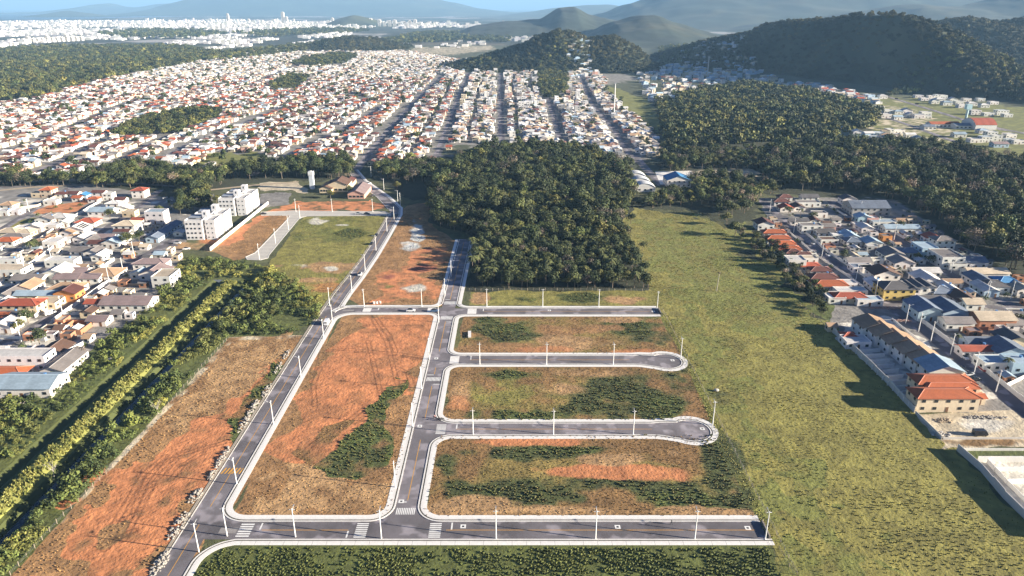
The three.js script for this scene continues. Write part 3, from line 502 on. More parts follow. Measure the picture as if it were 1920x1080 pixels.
function tuft(n, h, w, c, lean = 0.5) { const m = new MB(); m.color([1, 1, 1]);
  for (let k = 0; k < n; k++) { const a = k / n * 6.283 + rr(-0.4, 0.4), r = w * rr(0.05, 0.35), b = 0.16 * rr(0.7, 1.3) * (w / 0.6), H = h * rr(0.6, 1.1), L = lean * rr(0.4, 1.2) * h, v = rr(0.75, 1.25), x = r * Math.cos(a), z = r * Math.sin(a); m.color([c[0] * v, c[1] * v, c[2] * v]);
    const s = [-Math.sin(a) * b, Math.cos(a) * b], e = [x + Math.cos(a) * L, H, z + Math.sin(a) * L], md = [x + Math.cos(a) * L * 0.3, H * 0.6, z + Math.sin(a) * L * 0.3];
    m.quad([x - s[0], 0, z - s[1]], [x + s[0], 0, z + s[1]], [md[0] + s[0] * 0.8, md[1], md[2] + s[1] * 0.8], [md[0] - s[0] * 0.8, md[1], md[2] - s[1] * 0.8]); m.tri([md[0] - s[0] * 0.8, md[1], md[2] - s[1] * 0.8], [md[0] + s[0] * 0.8, md[1], md[2] + s[1] * 0.8], e); }
  return m.geo();
}
const dummy = new THREE.Object3D(), tone = new THREE.Color();
function scatter(name, label, category, geo, spotsList, y = 0) {     // what nobody could count: one mass
  if (!spotsList.length) return null;
  const o = new THREE.InstancedMesh(geo, M.leaf, spotsList.length); o.name = numbered(name); o.userData = { label, category, kind: 'stuff' }; o.castShadow = o.receiveShadow = true;
  spotsList.forEach((s, i) => { dummy.position.set(s.X, s.y ?? y, -s.d); dummy.rotation.set(0, s.t ?? rr(0, 6.28), 0); const k = s.s ?? 1; dummy.scale.set(k * rr(0.9, 1.12), k * (s.v ?? 1) * rr(0.88, 1.15), k * rr(0.9, 1.12)); dummy.updateMatrix(); o.setMatrixAt(i, dummy.matrix); const c = s.c ?? [1, 1, 1], v = s.w ?? rr(0.8, 1.22); o.setColorAt(i, tone.setRGB(c[0] * v, c[1] * v, c[2] * v)); });
  scene.add(o); return o;
}
function fill(s, step, keep = null) {      // jittered places inside a polygon of the grid, step metres apart
  const p = P(s), w = p.map((q) => G(...q)), x0 = Math.min(...w.map((q) => q[0])), x1 = Math.max(...w.map((q) => q[0])), d0 = Math.min(...w.map((q) => q[1])), d1 = Math.max(...w.map((q) => q[1])), out = [];
  for (let d = d0; d <= d1; d += step) for (let X = x0; X <= x1; X += step) { const a = X + rr(-0.55, 0.55) * step, b = d + rr(-0.55, 0.55) * step, q = pix(a, b); if (inside(p, q[0], q[1]) && (!keep || keep(a, b, q))) out.push({ X: a, d: b, px: q[0], py: q[1] }); }
  return out;
}
const toneOf = (X, d) => { const n = fbm(X / 28, d / 28, 3), k = 0.3 + 1.35 * n; return [k * (0.86 + 0.28 * n), k, k * (1.1 - 0.25 * n)]; };
const WOOD = '806,362 832,318 900,284 1000,279 1085,282 1180,318 1192,382 1160,424 1186,470 1208,520 1216,541 1100,542 990,541 885,541 884,480 886,444 845,436 806,415';
function plantTree(kind, X, d, s, t, label, group) {
  let o = kind.proto;
  if (!o) { o = kind.proto = thing('tree', label, 'tree', X, d, t, group); part('crown', kind.crownGeo, M.leaf, o); part('trunk', kind.trunkGeo, M.bark, o); }
  else { o = copyOf(o, X, d, t, label); if (group) o.userData.group = group; else delete o.userData.group; }
  o.scale.setScalar(s); return o;
}
const kindFor = (q) => { const r = rnd(); return q.py > 470 && q.px < 960 && r < 0.4 ? 4 : r < 0.045 ? 5 : r < 0.12 ? 4 : r < 0.42 ? 0 : r < 0.66 ? 1 : r < 0.8 ? 2 : 3; };
seed(21);
{
  const list = fill(WOOD, 5.6).sort((a, b) => a.d - b.d), near = list.slice(0, 240), rest = list.slice(240), byKind = allKinds.map(() => []);
  for (let r = 0; r * 30 < near.length; r++) near.slice(r * 30, r * 30 + 30).sort((a, b) => a.X - b.X).forEach((q, i) => { q.r = r; q.i = i; });
  for (const q of near) { const k = kindFor(q), kind = allKinds[k]; plantTree(kind, q.X, q.d, rr(0.72, 1.05) * (k === 4 ? 1.05 : 0.9), rr(0, 6.28), `${kind[0]}${k === 4 ? '' : ' tree'}, ${ordinal(q.i)} from left in ${ordinal(q.r)} rank of the central wood`, `trees at the front of the central wood`); }
  for (const q of rest) byKind[kindFor(q)].push({ ...q, w: rnd() < 0.12 ? rr(1.3, 1.9) : rr(0.55, 1.3), s: rr(0.68, 1.15) * (rnd() < 0.1 ? 1.3 : 0.95), c: toneOf(q.X, q.d) });
  byKind.forEach((l, k) => scatter('wood', `${allKinds[k][0]} trees massed in the middle and back of the central wood`, 'wood', allKinds[k].whole, l));
}
seed(22);
function wood(s, step, label, size = 1, tall = 1, kinds = [0, 0, 1, 1, 2, 3, 5]) {
  const by = {}; for (const q of fill(s, step)) { const k = pick(kinds); (by[k] ??= []).push({ ...q, y: groundAt(q.X, q.d), s: size * rr(0.7, 1.2), v: tall, w: rnd() < 0.12 ? rr(1.5, 2.1) : rr(0.6, 1.35), c: toneOf(q.X, q.d) }); }
  for (const k in by) scatter('wood', `${allKinds[k][0]} trees ${label}`, 'wood', allKinds[k].whole, by[k]);
}
function farWood(s, step, label, size, dark = 1) {
  const by = [[], [], []]; for (const q of fill(s, step)) { const c = toneOf(q.X, q.d); by[Math.floor(rnd() * 3)].push({ ...q, y: groundAt(q.X, q.d), s: size * rr(0.75, 1.25), w: rnd() < 0.06 ? rr(1.35, 1.8) : rr(0.55, 1.3), c: c.map((v) => v * dark) }); }
  by.forEach((l, k) => scatter('wood', `${['dark', 'olive', 'pale'][k]} green trees ${label}`, 'wood', farKinds[k], l));
}
wood('1500,358 1560,358 1640,366 1690,380 1770,438 1800,462 1860,490 1980,556 1980,320 1900,312 1850,296 1700,275 1560,270 1440,283 1430,330 1460,350', 8.6, 'in the wood behind the right-hand houses', 1.2);
wood('1290,345 1330,330 1430,345 1470,358 1420,372 1400,400 1360,395 1300,380', 7.5, 'in the corner thicket by the pasture top', 0.9);
wood('1195,388 1260,362 1300,360 1300,388 1240,392', 6.5, 'along the top edge of the pasture', 0.75);
wood('1235,305 1300,288 1400,284 1440,292 1425,318 1300,318 1260,330', 7.5, 'between the small works and the right wood', 0.9);
wood('-30,340 60,338 160,336 240,312 300,316 330,326 420,326 420,345 395,362 340,372 330,352 270,350 200,352 100,348 -30,352', 6.5, 'in the belt between the left-hand houses and the town', 0.95);
wood('420,322 480,318 560,312 640,306 664,314 662,336 560,336 480,336 420,338', 6.2, 'in the belt behind the school', 0.95, 1.1, [0, 0, 3, 3, 4, 1]);
wood('700,318 760,306 805,306 830,312 806,345 760,345 720,336', 6.5, 'beside the bend of the avenue', 0.9);
wood('1385,436 1430,448 1486,482 1530,540 1556,574 1540,598 1500,560 1450,505 1400,466', 5, 'in the shaded gardens behind the orange-roofed row', 0.5);
wood('330,372 395,362 410,378 385,396 345,405 330,400', 5.8, 'behind the white apartment blocks', 0.8, 1, [1, 2, 1, 0]);
farWood('1262,182 1330,168 1400,160 1500,172 1600,194 1650,216 1632,248 1560,262 1450,268 1330,280 1290,286 1250,262', 11.5, 'in the wood below the right hill', 1.3);
farWood('-60,196 -60,100 100,88 330,88 430,102 400,112 340,124 250,142 190,152 110,176 70,188', 17, 'in the flat wood beyond the town', 1.45);
farWood('210,250 240,236 300,215 370,206 412,208 415,218 340,250 260,258 215,258', 8, 'in the long grove inside the town', 0.85);
farWood('500,162 545,140 580,146 560,164 520,170', 11, 'in the small grove in the town', 0.9);
farWood('1008,136 1035,126 1062,130 1066,172 1050,185 1020,186 1010,165', 10, 'in the grove between the white terraces', 0.95);
farWood('870,128 900,110 940,104 985,108 1000,122 960,124 900,132', 13, 'at the foot of the town hill', 1.1);
farWood('540,122 580,108 640,100 672,106 640,120 590,126', 13, 'in the grove behind the town', 1.05);
farWood('330,116 400,102 500,92 560,84 660,86 640,92 540,100 420,116', 20, 'in the strip of wood behind the town', 1.4);
farWood('690,82 800,62 900,62 960,70 960,82 860,78 760,84', 30, 'on the plain beyond the town', 2);
farWood('180,66 260,58 380,58 430,66 360,74 230,74', 42, 'on the plain before the city', 2.4);
farWood('430,64 540,58 640,56 700,60 620,66 500,72', 42, 'in the woods before the towers', 2.4);
farWood('1235,92 1330,78 1380,90 1330,104 1280,126 1240,120', 20, 'at the left foot of the right hill', 1.4);
farWood('1230,190 1262,182 1262,250 1290,286 1240,300 1240,262', 10, 'at the edge of the meadow', 0.9);
farWood('1650,186 1700,178 1800,172 1980,205 1980,170 1820,165 1700,168', 11, 'at the foot of the right hill', 1.05);
// woods clothing the hills
function clothe(k, step, label, size) { const DK = 0.62; const by = [[], [], []]; for (let d = k.da; d < k.d + 160; d += step) for (let X = k.xa; X < k.xb; X += step) { const a = X + rr(-0.5, 0.5) * step, b = d + rr(-0.5, 0.5) * step, h = k.height(a, b); if (h > 1.5 && Math.abs(a) < (b + 200) * 0.78) { const n = fbm(a / 60, b / 60, 3); by[n > 0.6 ? 2 : n > 0.47 ? 1 : 0].push({ X: a, d: b, y: h - 2.5, s: size * rr(0.75, 1.3), w: rr(0.75, 1.25), c: toneOf(a, b).map((v, i) => (0.45 + 0.5 * v) * [0.95, 0.86, 0.95][i] * DK) }); } }
  by.forEach((l, i) => scatter('wood', `${['dark', 'olive', 'pale'][i]} green trees ${label}`, 'wood', farKinds[i], l)); }
seed(23);
clothe(rightHill, 10.5, 'covering the large right-hand hill', 1.05); clothe(rightHill2, 15, 'covering the hill behind the large right-hand one', 1.4); clothe(townHill, 11, 'covering the hill behind the town', 1.1); clothe(mound, 17, 'covering the low mound behind the town', 1.4);
// single trees that stand out
seed(24);
for (const [x, y, k, s, l] of [[60, 478, 4, 0.9, 'palm standing in a yard of the left-hand houses'], [68, 472, 0, 0.8, 'dark tree beside the yard palm among left-hand houses'], [54, 606, 0, 0.75, 'dark tree beside the lane left of the brick shell'], [40, 622, 2, 0.7, 'yellowish tree on the lane verge near the white flats'], [75, 650, 0, 0.85, 'dark tree behind the long white two-storey building'], [152, 672, 5, 0.6, 'pale twiggy tree at the corner of the white workshop wall'], [182, 352, 2, 1.0, 'yellow tree at the belt above the orange roofs'], [245, 352, 2, 0.95, 'yellow tree left of the red-roofed villa'], [207, 412, 1, 0.8, 'olive tree in the yard beside the white villa'], [240, 462, 1, 0.9, 'olive tree at the curved earth lane'], [262, 455, 0, 0.8, 'dark tree on the verge before the shaded sheds'], [300, 402, 1, 0.7, 'olive tree behind the tall white house'], [388, 372, 2, 1.3, 'large yellowish tree beside the rear apartment block'], [372, 380, 1, 1.2, 'large olive tree behind the front apartment block'], [620, 372, 2, 0.75, 'yellowish tree in front of the school'], [655, 366, 0, 0.8, 'dark tree between the school halls'], [745, 356, 2, 0.8, 'yellowish tree at the small yellow cottage'], [1362, 422, 2, 1.0, 'yellowish tree on the upper pasture edge'], [1378, 442, 1, 1.0, 'olive tree on the pasture edge above the first houses'], [1395, 400, 0, 1.05, 'dark tree at the head of the right lane'], [1410, 388, 2, 1.0, 'pale tree at the head of the right lane'], [1372, 405, 1, 1.0, 'olive tree in the corner of the pasture'], [1348, 404, 0, 0.9, 'dark tree at the top of the pasture'], [1420, 452, 1, 0.6, 'olive tree behind the first orange roof'], [1478, 402, 1, 0.6, 'olive tree before the red-roofed cottages'], [1500, 408, 4, 0.7, 'palm among the first houses of the right lane'], [1522, 412, 1, 0.6, 'olive tree in a yard by the right lane'], [1582, 488, 0, 0.65, 'dark garden tree beside the right lane'], [1688, 434, 0, 0.75, 'dark tree in front of the pale metal roof'], [1720, 490, 2, 0.6, 'yellow garden shrub tree between the lanes'], [1742, 496, 1, 0.6, 'olive garden tree between the lanes'], [1790, 500, 4, 0.6, 'palm in the yard below the two-storey houses'], [1792, 648, 4, 0.6, 'palm in the yard beside the second lane'], [1886, 696, 4, 0.65, 'palm in the walled garden at the right edge'], [1912, 610, 1, 0.6, 'olive tree in a yard at the right edge'], [1182, 420, 0, 0.8, 'dark tree standing out from the wood into the pasture'], [1205, 470, 1, 0.6, 'olive tree at the pasture side of the wood']]) {
  const [X, d] = G(x, y); plantTree(allKinds[k], X, d, s, rr(0, 6.28), l);
}
{ const l = fill('60,1000 180,880 300,745 400,640 440,560 520,530 560,570 540,610 430,618 330,716 220,836 100,955 30,1040', 10, (X, d) => X > -139.5).sort((a, b) => a.d - b.d).slice(0, 44); l.forEach((q, i) => plantTree(allKinds[[0, 1, 3, 0, 2][i % 5]], q.X, q.d, rr(0.3, 0.55), rr(0, 6.28), `${allKinds[[0, 1, 3, 0, 2][i % 5]][0]} young tree, ${ordinal(i)} nearest in the scrub right of the drain`, 'young trees in the scrub right of the drain')); }
// bare pale trees on the drain bank
{
  const bare = () => { const m = new MB(); limb(m, [0, -0.2, 0], [0.2, 2.6, 0], 0.16, 0.1, 5); for (let i = 0; i < 9; i++) { const a = i * 0.7, e = [1.7 * Math.cos(a) * rr(0.6, 1.2), rr(3.4, 5.2), 1.7 * Math.sin(a) * rr(0.6, 1.2)]; limb(m, [0.2, rr(1.6, 2.6), 0], e, 0.07, 0.03, 4); for (let j = 0; j < 3; j++) limb(m, e, [e[0] + rr(-0.7, 0.7), e[1] + rr(0.1, 0.9), e[2] + rr(-0.7, 0.7)], 0.03, 0.012, 3); } return m.geo(); };
  for (const [x, y, l] of [[101, 892, 'bare pale tree on the drain bank beside the long shadow'], [296, 776, 'bare pale sapling at the wire fence of the clay lot']]) { const [X, d] = G(x, y), o = thing('bare_tree', l, 'tree', X, d, 0.4); part('trunk', bare(), mat('plain', [0.42, 0.38, 0.32]), o); }
}
// ---- shrubs and scrub beside the drain
seed(25);
const SCRUB = '-40,1100 -40,745 60,738 175,655 282,572 345,482 470,492 538,520 598,560 606,598 556,626 428,630 338,728 12,1085';
const onBank = (X, d) => X > -165.2 && X < -141.5 && d < 375;
{
  const p = fill(SCRUB, 2.1, (X, d) => !onBank(X, d) && fbm(X / 11, d / 11, 3) > (X < -160 ? 0.36 : 0.38)), by = [[], [], []];
  const big = [];
  for (const q of p) { const n = fbm(q.X / 20 + 9, q.d / 20, 2); if (rnd() < 0.05 && big.length < 150) big.push(q); else by[n > 0.56 ? 1 : rnd() < 0.55 ? 0 : 2].push({ ...q, s: rr(0.5, 1.0) * (0.6 + 1.3 * Math.pow(rnd(), 2)) * (q.X > -141 && q.X < -128 ? 1.5 : 1), c: toneOf(q.X, q.d) }); }
  by.forEach((l, i) => scatter('scrub', `${['green', 'yellowish', 'dark'][i]} scrub growing on both sides of the drain`, 'scrub', bushKinds[i], l));
  let proto = null;
  big.sort((a, b) => a.d - b.d); const count = {}; big.forEach((q) => { const left = q.X < -160, dd = q.d > 300, g = `large shrubs on the ${left ? 'houses' : 'lots'} side of the drain`, l = `large leafy shrub, ${ordinal(count[g] = (count[g] ?? -1) + 1)} from near end on the ${left ? 'houses' : 'lots'} side of the drain`;
    if (!proto) { proto = thing('shrub', l, 'shrub', q.X, q.d, 0, g); part('foliage', bushKinds[0], M.leaf, proto); } else proto = copyOf(proto, q.X, q.d, rr(0, 6.28), l);
    proto.userData.group = g; proto.scale.setScalar(rr(1.6, 2.6)); });
}
// ---- grasses: tall yellow grass on the spoil bank, tussocks in the pasture, weeds on the lots
seed(26);
const pastureTuft = tuft(8, 0.42, 0.9, [1, 1, 1], 0.6), weedTuft = tuft(9, 0.7, 1.15, [1, 1, 1], 0.6), bankTuft = tuft(9, 0.9, 0.9, [1, 1, 1], 0.4), dryTuft = tuft(6, 0.3, 0.55, [1, 1, 1], 0.6);
const PASTURE = '1196,394 1260,392 1330,400 1372,448 1420,485 1460,520 1545,606 1620,680 1716,778 1790,850 1880,935 1990,1040 2030,1110 1475,1110 1441,1012 1334,800 1278,672 1240,592 1222,546 1180,440';
{
  const g = []; for (const q of fill(PASTURE, 1.3, (X, d) => X > 74 && rnd() < 0.35 + 0.9 * smooth(0.35, 0.65, fbm(X / 16, d / 16, 3)))) { const c = cobweb(q.X, q.d, q.px, q.py, false), k = 1.25; g.push({ ...q, s: rr(0.26, 0.62) * (0.7 + 0.8 * fbm(q.X / 22 + 7, q.d / 22, 2)) * (q.d > 350 ? 1.15 : 1), c: c.map((v) => v * k) }); }
  scatter('pasture_grass', 'tussocky yellow-green grass covering the large pasture', 'grass', pastureTuft, g);
  const e = fill('1240,592 1254,590 1292,668 1352,800 1452,1010 1440,1012 1334,800 1278,672', 0.8).map((q) => ({ ...q, s: rr(0.7, 1.2), c: [0.3, 0.27, 0.08] })); scatter('fence_grass', 'pale dry grass along the pasture fence', 'grass', dryTuft, e);
  const f = fill('345,1100 432,1020 1436,1019 1480,1110', 0.85, (X, d) => d < 160 && rnd() < 0.2 + smooth(0.35, 0.6, fbm(X / 7, d / 7, 3))).map((q) => ({ ...q, s: rr(0.4, 0.95), c: mix3([0.075, 0.095, 0.022], [0.15, 0.16, 0.04], fbm(q.X / 6, q.d / 6, 2)) })); scatter('field_weeds', 'dense dark green weeds in the field below the street', 'weeds', weedTuft, f);
  const b = []; for (let k = 0; k < 1500; k++) { const d = rr(150, 368), X = -157 + rr(0.4, 6.8), i = (X + 157) / 0.86, kk = (d - 150) / 2.2, q = i / 8.2; b.push({ X, d, y: Math.max(0, 1.4 * Math.pow(Math.sin(Math.PI * Math.min(1, Math.pow(q, 0.72))), 0.8) * (0.5 + 1.0 * vnoise(kk * 0.35 + 5, i * 0.4)) - 0.15), s: rr(0.6, 1.4), c: mix3([0.14, 0.16, 0.036], [0.3, 0.28, 0.075], rnd()) }); }
  scatter('bank_grass', 'tall bright yellow-green grass on the spoil bank of the drain', 'grass', bankTuft, b);
  const w = [], t = [];
  for (const s of ['795,968 820,818 1338,816 1415,968', '832,788 850,692 1288,692 1338,788', '860,662 872,594 1238,594 1270,664', '450,965 640,600 815,600 730,965', '30,1078 345,735 430,638 570,632 550,760 340,1060', '885,572 888,547 1232,547 1233,573', '680,570 660,558 738,440 760,390 806,390 806,420 850,455 832,570', '500,495 570,408 722,404 690,470 620,575 560,560', '398,470 495,402 540,405 470,478'])
    for (const q of fill(s, 1.15, (X) => s[0] !== '3' || X < -97)) { const c = cobweb(q.X, q.d, q.px, q.py, false), green = c[1] / c[0]; if (green > 0.92 && rnd() < clamp((green - 0.88) * 2.2, 0.08, 0.72)) w.push({ ...q, y: 0.1, s: rr(0.35, 0.8) * (green > 1.1 ? 1.1 : 0.75), c: mix3(c.map((v) => v * 1.25), [0.2, 0.14, 0.05], 0.5 * rnd()) }); else if (green > 0.5 && rnd() < 0.7) t.push({ ...q, y: 0.1, s: rr(0.45, 0.95), c: c.map((v, i) => v * [0.95, 1.05, 1.0][i]) }); }
  scatter('lot_weeds', 'green weeds spreading over the empty lots', 'weeds', weedTuft, w); scatter('lot_dry_grass', 'short dry brown grass on the empty lots', 'grass', dryTuft, t);
}
// ---------------------------------------------------------------- houses
const ROOF = { ora: ['orange', [0.47, 0.125, 0.045]], red: ['red', [0.42, 0.095, 0.05]], mar: ['maroon', [0.15, 0.055, 0.045]], brn: ['brown', [0.15, 0.085, 0.06]], tan: ['tan', [0.44, 0.29, 0.18]], gry: ['grey', [0.25, 0.225, 0.215]], dgr: ['dark grey', [0.12, 0.115, 0.12]], wht: ['white', [0.72, 0.7, 0.67]], crm: ['cream', [0.6, 0.5, 0.37]], lbl: ['pale blue', [0.36, 0.47, 0.56]], sbl: ['slate blue', [0.17, 0.21, 0.28]], mau: ['mauve', [0.29, 0.215, 0.21]], blu: ['bright blue', [0.06, 0.24, 0.48]] };
const WALL = { w: ['white', [0.78, 0.76, 0.73]], c: ['cream', [0.7, 0.59, 0.42]], b: ['light blue', [0.42, 0.56, 0.68]], p: ['pink', [0.62, 0.38, 0.31]], k: ['brick', [0.42, 0.2, 0.11]], o: ['orange walled', [0.62, 0.27, 0.08]], y: ['yellow', [0.66, 0.48, 0.18]], g: ['grey', [0.42, 0.41, 0.4]] };
const SHAPE = { x: 'gabled', z: 'gabled', h: 'hipped', f: 'flat' };
const geoCache = {};
const boxGeo = (w, h, t) => geoCache[[w, h, t]] ??= new MB().box(-w / 2, w / 2, 0, h, -t / 2, t / 2, true).geo();
function houseShell(w, d, h, shape, slope = 0.36) {       // wall and roof faces about the middle of the floor
  const wall = new MB(), roof = new MB(), o = 0.55, t = 0.16, a = w / 2, b = d / 2;
  const gable = (A, B, put) => {       // ridge along the second axis
    const r = h + slope * A, e = h - slope * o, q = (x, y, z) => put(x, y, z);
    wall.quad(q(-A, 0, B), q(A, 0, B), q(A, h, B), q(-A, h, B)).tri(q(-A, h, B), q(A, h, B), q(0, r, B)); wall.quad(q(A, 0, -B), q(-A, 0, -B), q(-A, h, -B), q(A, h, -B)).tri(q(A, h, -B), q(-A, h, -B), q(0, r, -B));
    wall.quad(q(A, 0, B), q(A, 0, -B), q(A, h, -B), q(A, h, B)).quad(q(-A, 0, -B), q(-A, 0, B), q(-A, h, B), q(-A, h, -B));
    roof.slab(q(-A - o, e + t, B + o), q(0, r + t, B + o), q(0, r + t, -B - o), q(-A - o, e + t, -B - o), t - 0.02); roof.slab(q(0.001, r + t, B + o), q(A + o, e + t, B + o), q(A + o, e + t, -B - o), q(0.001, r + t, -B - o), t - 0.02);
  };
  if (shape === 'z') gable(a, b, (x, y, z) => [x, y, z]);
  else if (shape === 'x') gable(b, a, (x, y, z) => [z, y, -x]);
  else {
    const top = shape === 'f' ? h + 0.45 : h;
    wall.quad([-a, 0, b], [a, 0, b], [a, top, b], [-a, top, b]).quad([a, 0, -b], [-a, 0, -b], [-a, top, -b], [a, top, -b]).quad([a, 0, b], [a, 0, -b], [a, top, -b], [a, top, b]).quad([-a, 0, -b], [-a, 0, b], [-a, top, b], [-a, top, -b]);
    if (shape === 'f') {
      const i = 0.22, u = h + 0.02;    // parapet: cap and inner faces
      wall.quad([-a, top, b], [a, top, b], [a - i, top, b - i], [-a + i, top, b - i]).quad([a, top, b], [a, top, -b], [a - i, top, -b + i], [a - i, top, b - i]).quad([a, top, -b], [-a, top, -b], [-a + i, top, -b + i], [a - i, top, -b + i]).quad([-a, top, -b], [-a, top, b], [-a + i, top, b - i], [-a + i, top, -b + i]);
      wall.quad([a - i, u, b - i], [-a + i, u, b - i], [-a + i, top, b - i], [a - i, top, b - i]).quad([-a + i, u, -b + i], [a - i, u, -b + i], [a - i, top, -b + i], [-a + i, top, -b + i]).quad([-a + i, u, b - i], [-a + i, u, -b + i], [-a + i, top, -b + i], [-a + i, top, b - i]).quad([a - i, u, -b + i], [a - i, u, b - i], [a - i, top, b - i], [a - i, top, -b + i]);
      roof.box(-a + i + 0.005, a - i - 0.005, h - 0.2, u + 0.02, -b + i + 0.005, b - i - 0.005);
    } else {
      const m = Math.min(a, b), rh = h + slope * m, e = h - slope * o + 0.1, rx = Math.max(0, a - m), rz = Math.max(0, b - m), A = a + o, B = b + o;
      const p = [[-A, e, B], [A, e, B], [A, e, -B], [-A, e, -B]], r0 = [-rx, rh + 0.15, rz], r1 = [rx, rh + 0.15, rz], r2 = [rx, rh + 0.15, -rz], r3 = [-rx, rh + 0.15, -rz];
      if (a >= b) roof.quad(p[0], p[1], r1, r0).tri(p[1], p[2], r1).quad(p[2], p[3], r0, r1).tri(p[3], p[0], r0); else roof.tri(p[0], p[1], r0).quad(p[1], p[2], r2, r0).tri(p[2], p[3], r2).quad(p[3], p[0], r0, r2);
      const k = (v) => [v[0], v[1] - 0.14, v[2]]; for (let i = 0; i < 4; i++) { const u = p[i], v = p[(i + 1) % 4]; roof.quad(k(u), k(v), v, u); } roof.quad(k(p[3]), k(p[2]), k(p[1]), k(p[0]));
    }
  }
  const cap = new MB(), rod = (p, q) => limb(cap, p, q, 0.17, 0.17, 4);      // ridge and hip tiles
  if (shape === 'z') { const y = h + slope * a + t; rod([0, y, b + o], [0, y, -b - o]); } else if (shape === 'x') { const y = h + slope * b + t; rod([-a - o, y, 0], [a + o, y, 0]); }
  else if (shape === 'h') { const m = Math.min(a, b), y = h + slope * m + 0.15, e = h - slope * o + 0.12, rx = Math.max(0, a - m), rz = Math.max(0, b - m); if (rx + rz > 0.3) rod([-rx, y, rz ? rz : 0], [rx, y, rz ? -rz : 0]); for (const sx of [-1, 1]) for (const sz of [-1, 1]) rod([sx * rx, y, sz * rz], [sx * (a + o), e, sz * (b + o)]); }
  return [wall.geo(), roof.geo(), shape === 'f' ? null : cap.geo()];
}
const shellCache = {};
function buildHouse(spec, label, group, inner) {          // inner: the side (+1 right, -1 left) that faces the camera's axis
  const { X, d, w, dp, h, shape, rc, wc } = spec, key = [w, dp, h, shape].join();
  const [wg, rg, cg] = shellCache[key] ??= houseShell(w, dp, h, shape);
  const o = thing(spec.name ?? 'house', label, 'house', X, d, spec.turn ?? 0, group);
  const k = 0.88 + 0.2 * hash2(Math.round(X * 7), Math.round(d * 7)), kk = 0.82 + 0.32 * hash2(Math.round(X * 3) + 5, Math.round(d * 5));
  const q = (c, f) => c.map((v) => Math.round(v * f * 25) / 25 || v * f);
  part('wall', wg, mat('wall', q(WALL[wc][1], k)), o); const rf = part('roof', rg, mat('roof', ROOF[rc][1].map((v) => v * Math.round(kk * 8) / 8)), o);
  if (cg) part('ridge_cap', cg, mat('plain', ROOF[rc][1].map((v) => Math.min(0.75, v * 0.9 + 0.07))), rf);
  if (spec.solar) for (let i = 0; i < 3; i++) { const a = w / 2, x = -a * 0.2 - i * a * 0.24; part('solar_panel', new MB().slab([a * 0.22 + i * a * 0.24, h + 0.36 * (a - a * 0.22 - i * a * 0.24) + 0.26, dp * 0.4], [a * 0.36 + i * a * 0.24, h + 0.36 * (a - a * 0.36 - i * a * 0.24) + 0.26, dp * 0.4], [a * 0.36 + i * a * 0.24, h + 0.36 * (a - a * 0.36 - i * a * 0.24) + 0.26, -dp * 0.4], [a * 0.22 + i * a * 0.24, h + 0.36 * (a - a * 0.22 - i * a * 0.24) + 0.26, -dp * 0.4], 0.06).geo(), M.glass, rf); }
  const floors = h > 5 ? 2 : 1, fh = h / floors, n = Math.max(1, Math.round(w / 4.2)), ns = Math.max(1, Math.round(dp / 4.8)), win = boxGeo(1.4, 1.15, 0.1), sideWin = boxGeo(0.1, 1.1, 1.3);
  for (let f = 0; f < floors; f++) {
    for (let i = 0; i < n; i++) { const x = (i + 0.5) / n * w - w / 2 + 0.25 * (hash2(i + f * 9, Math.round(X)) - 0.5); if (f === 0 && i === Math.floor(n / 2) && n > 1) { part('door', boxGeo(1, 2.1, 0.1), M.door, o).position.set(x, 0.05, dp / 2 + 0.03); } else part('window', win, M.glass, o).position.set(x, f * fh + fh * 0.36, dp / 2 + 0.03); }
    for (let i = 0; i < ns; i++) part('window', sideWin, M.glass, o).position.set(inner * (w / 2 + 0.03), f * fh + fh * 0.36, (i + 0.5) / ns * dp - dp / 2);
  }
  if (spec.tank) { const t = part('water_tank', geoCache.tank ??= new THREE.CylinderGeometry(0.62, 0.5, 0.9, 10), mat('plain', [0.1, 0.25, 0.5]), o); t.position.set(w * 0.2, h + (shape === 'f' ? 0.49 : 1.35), -dp * 0.2); }
  return o;
}
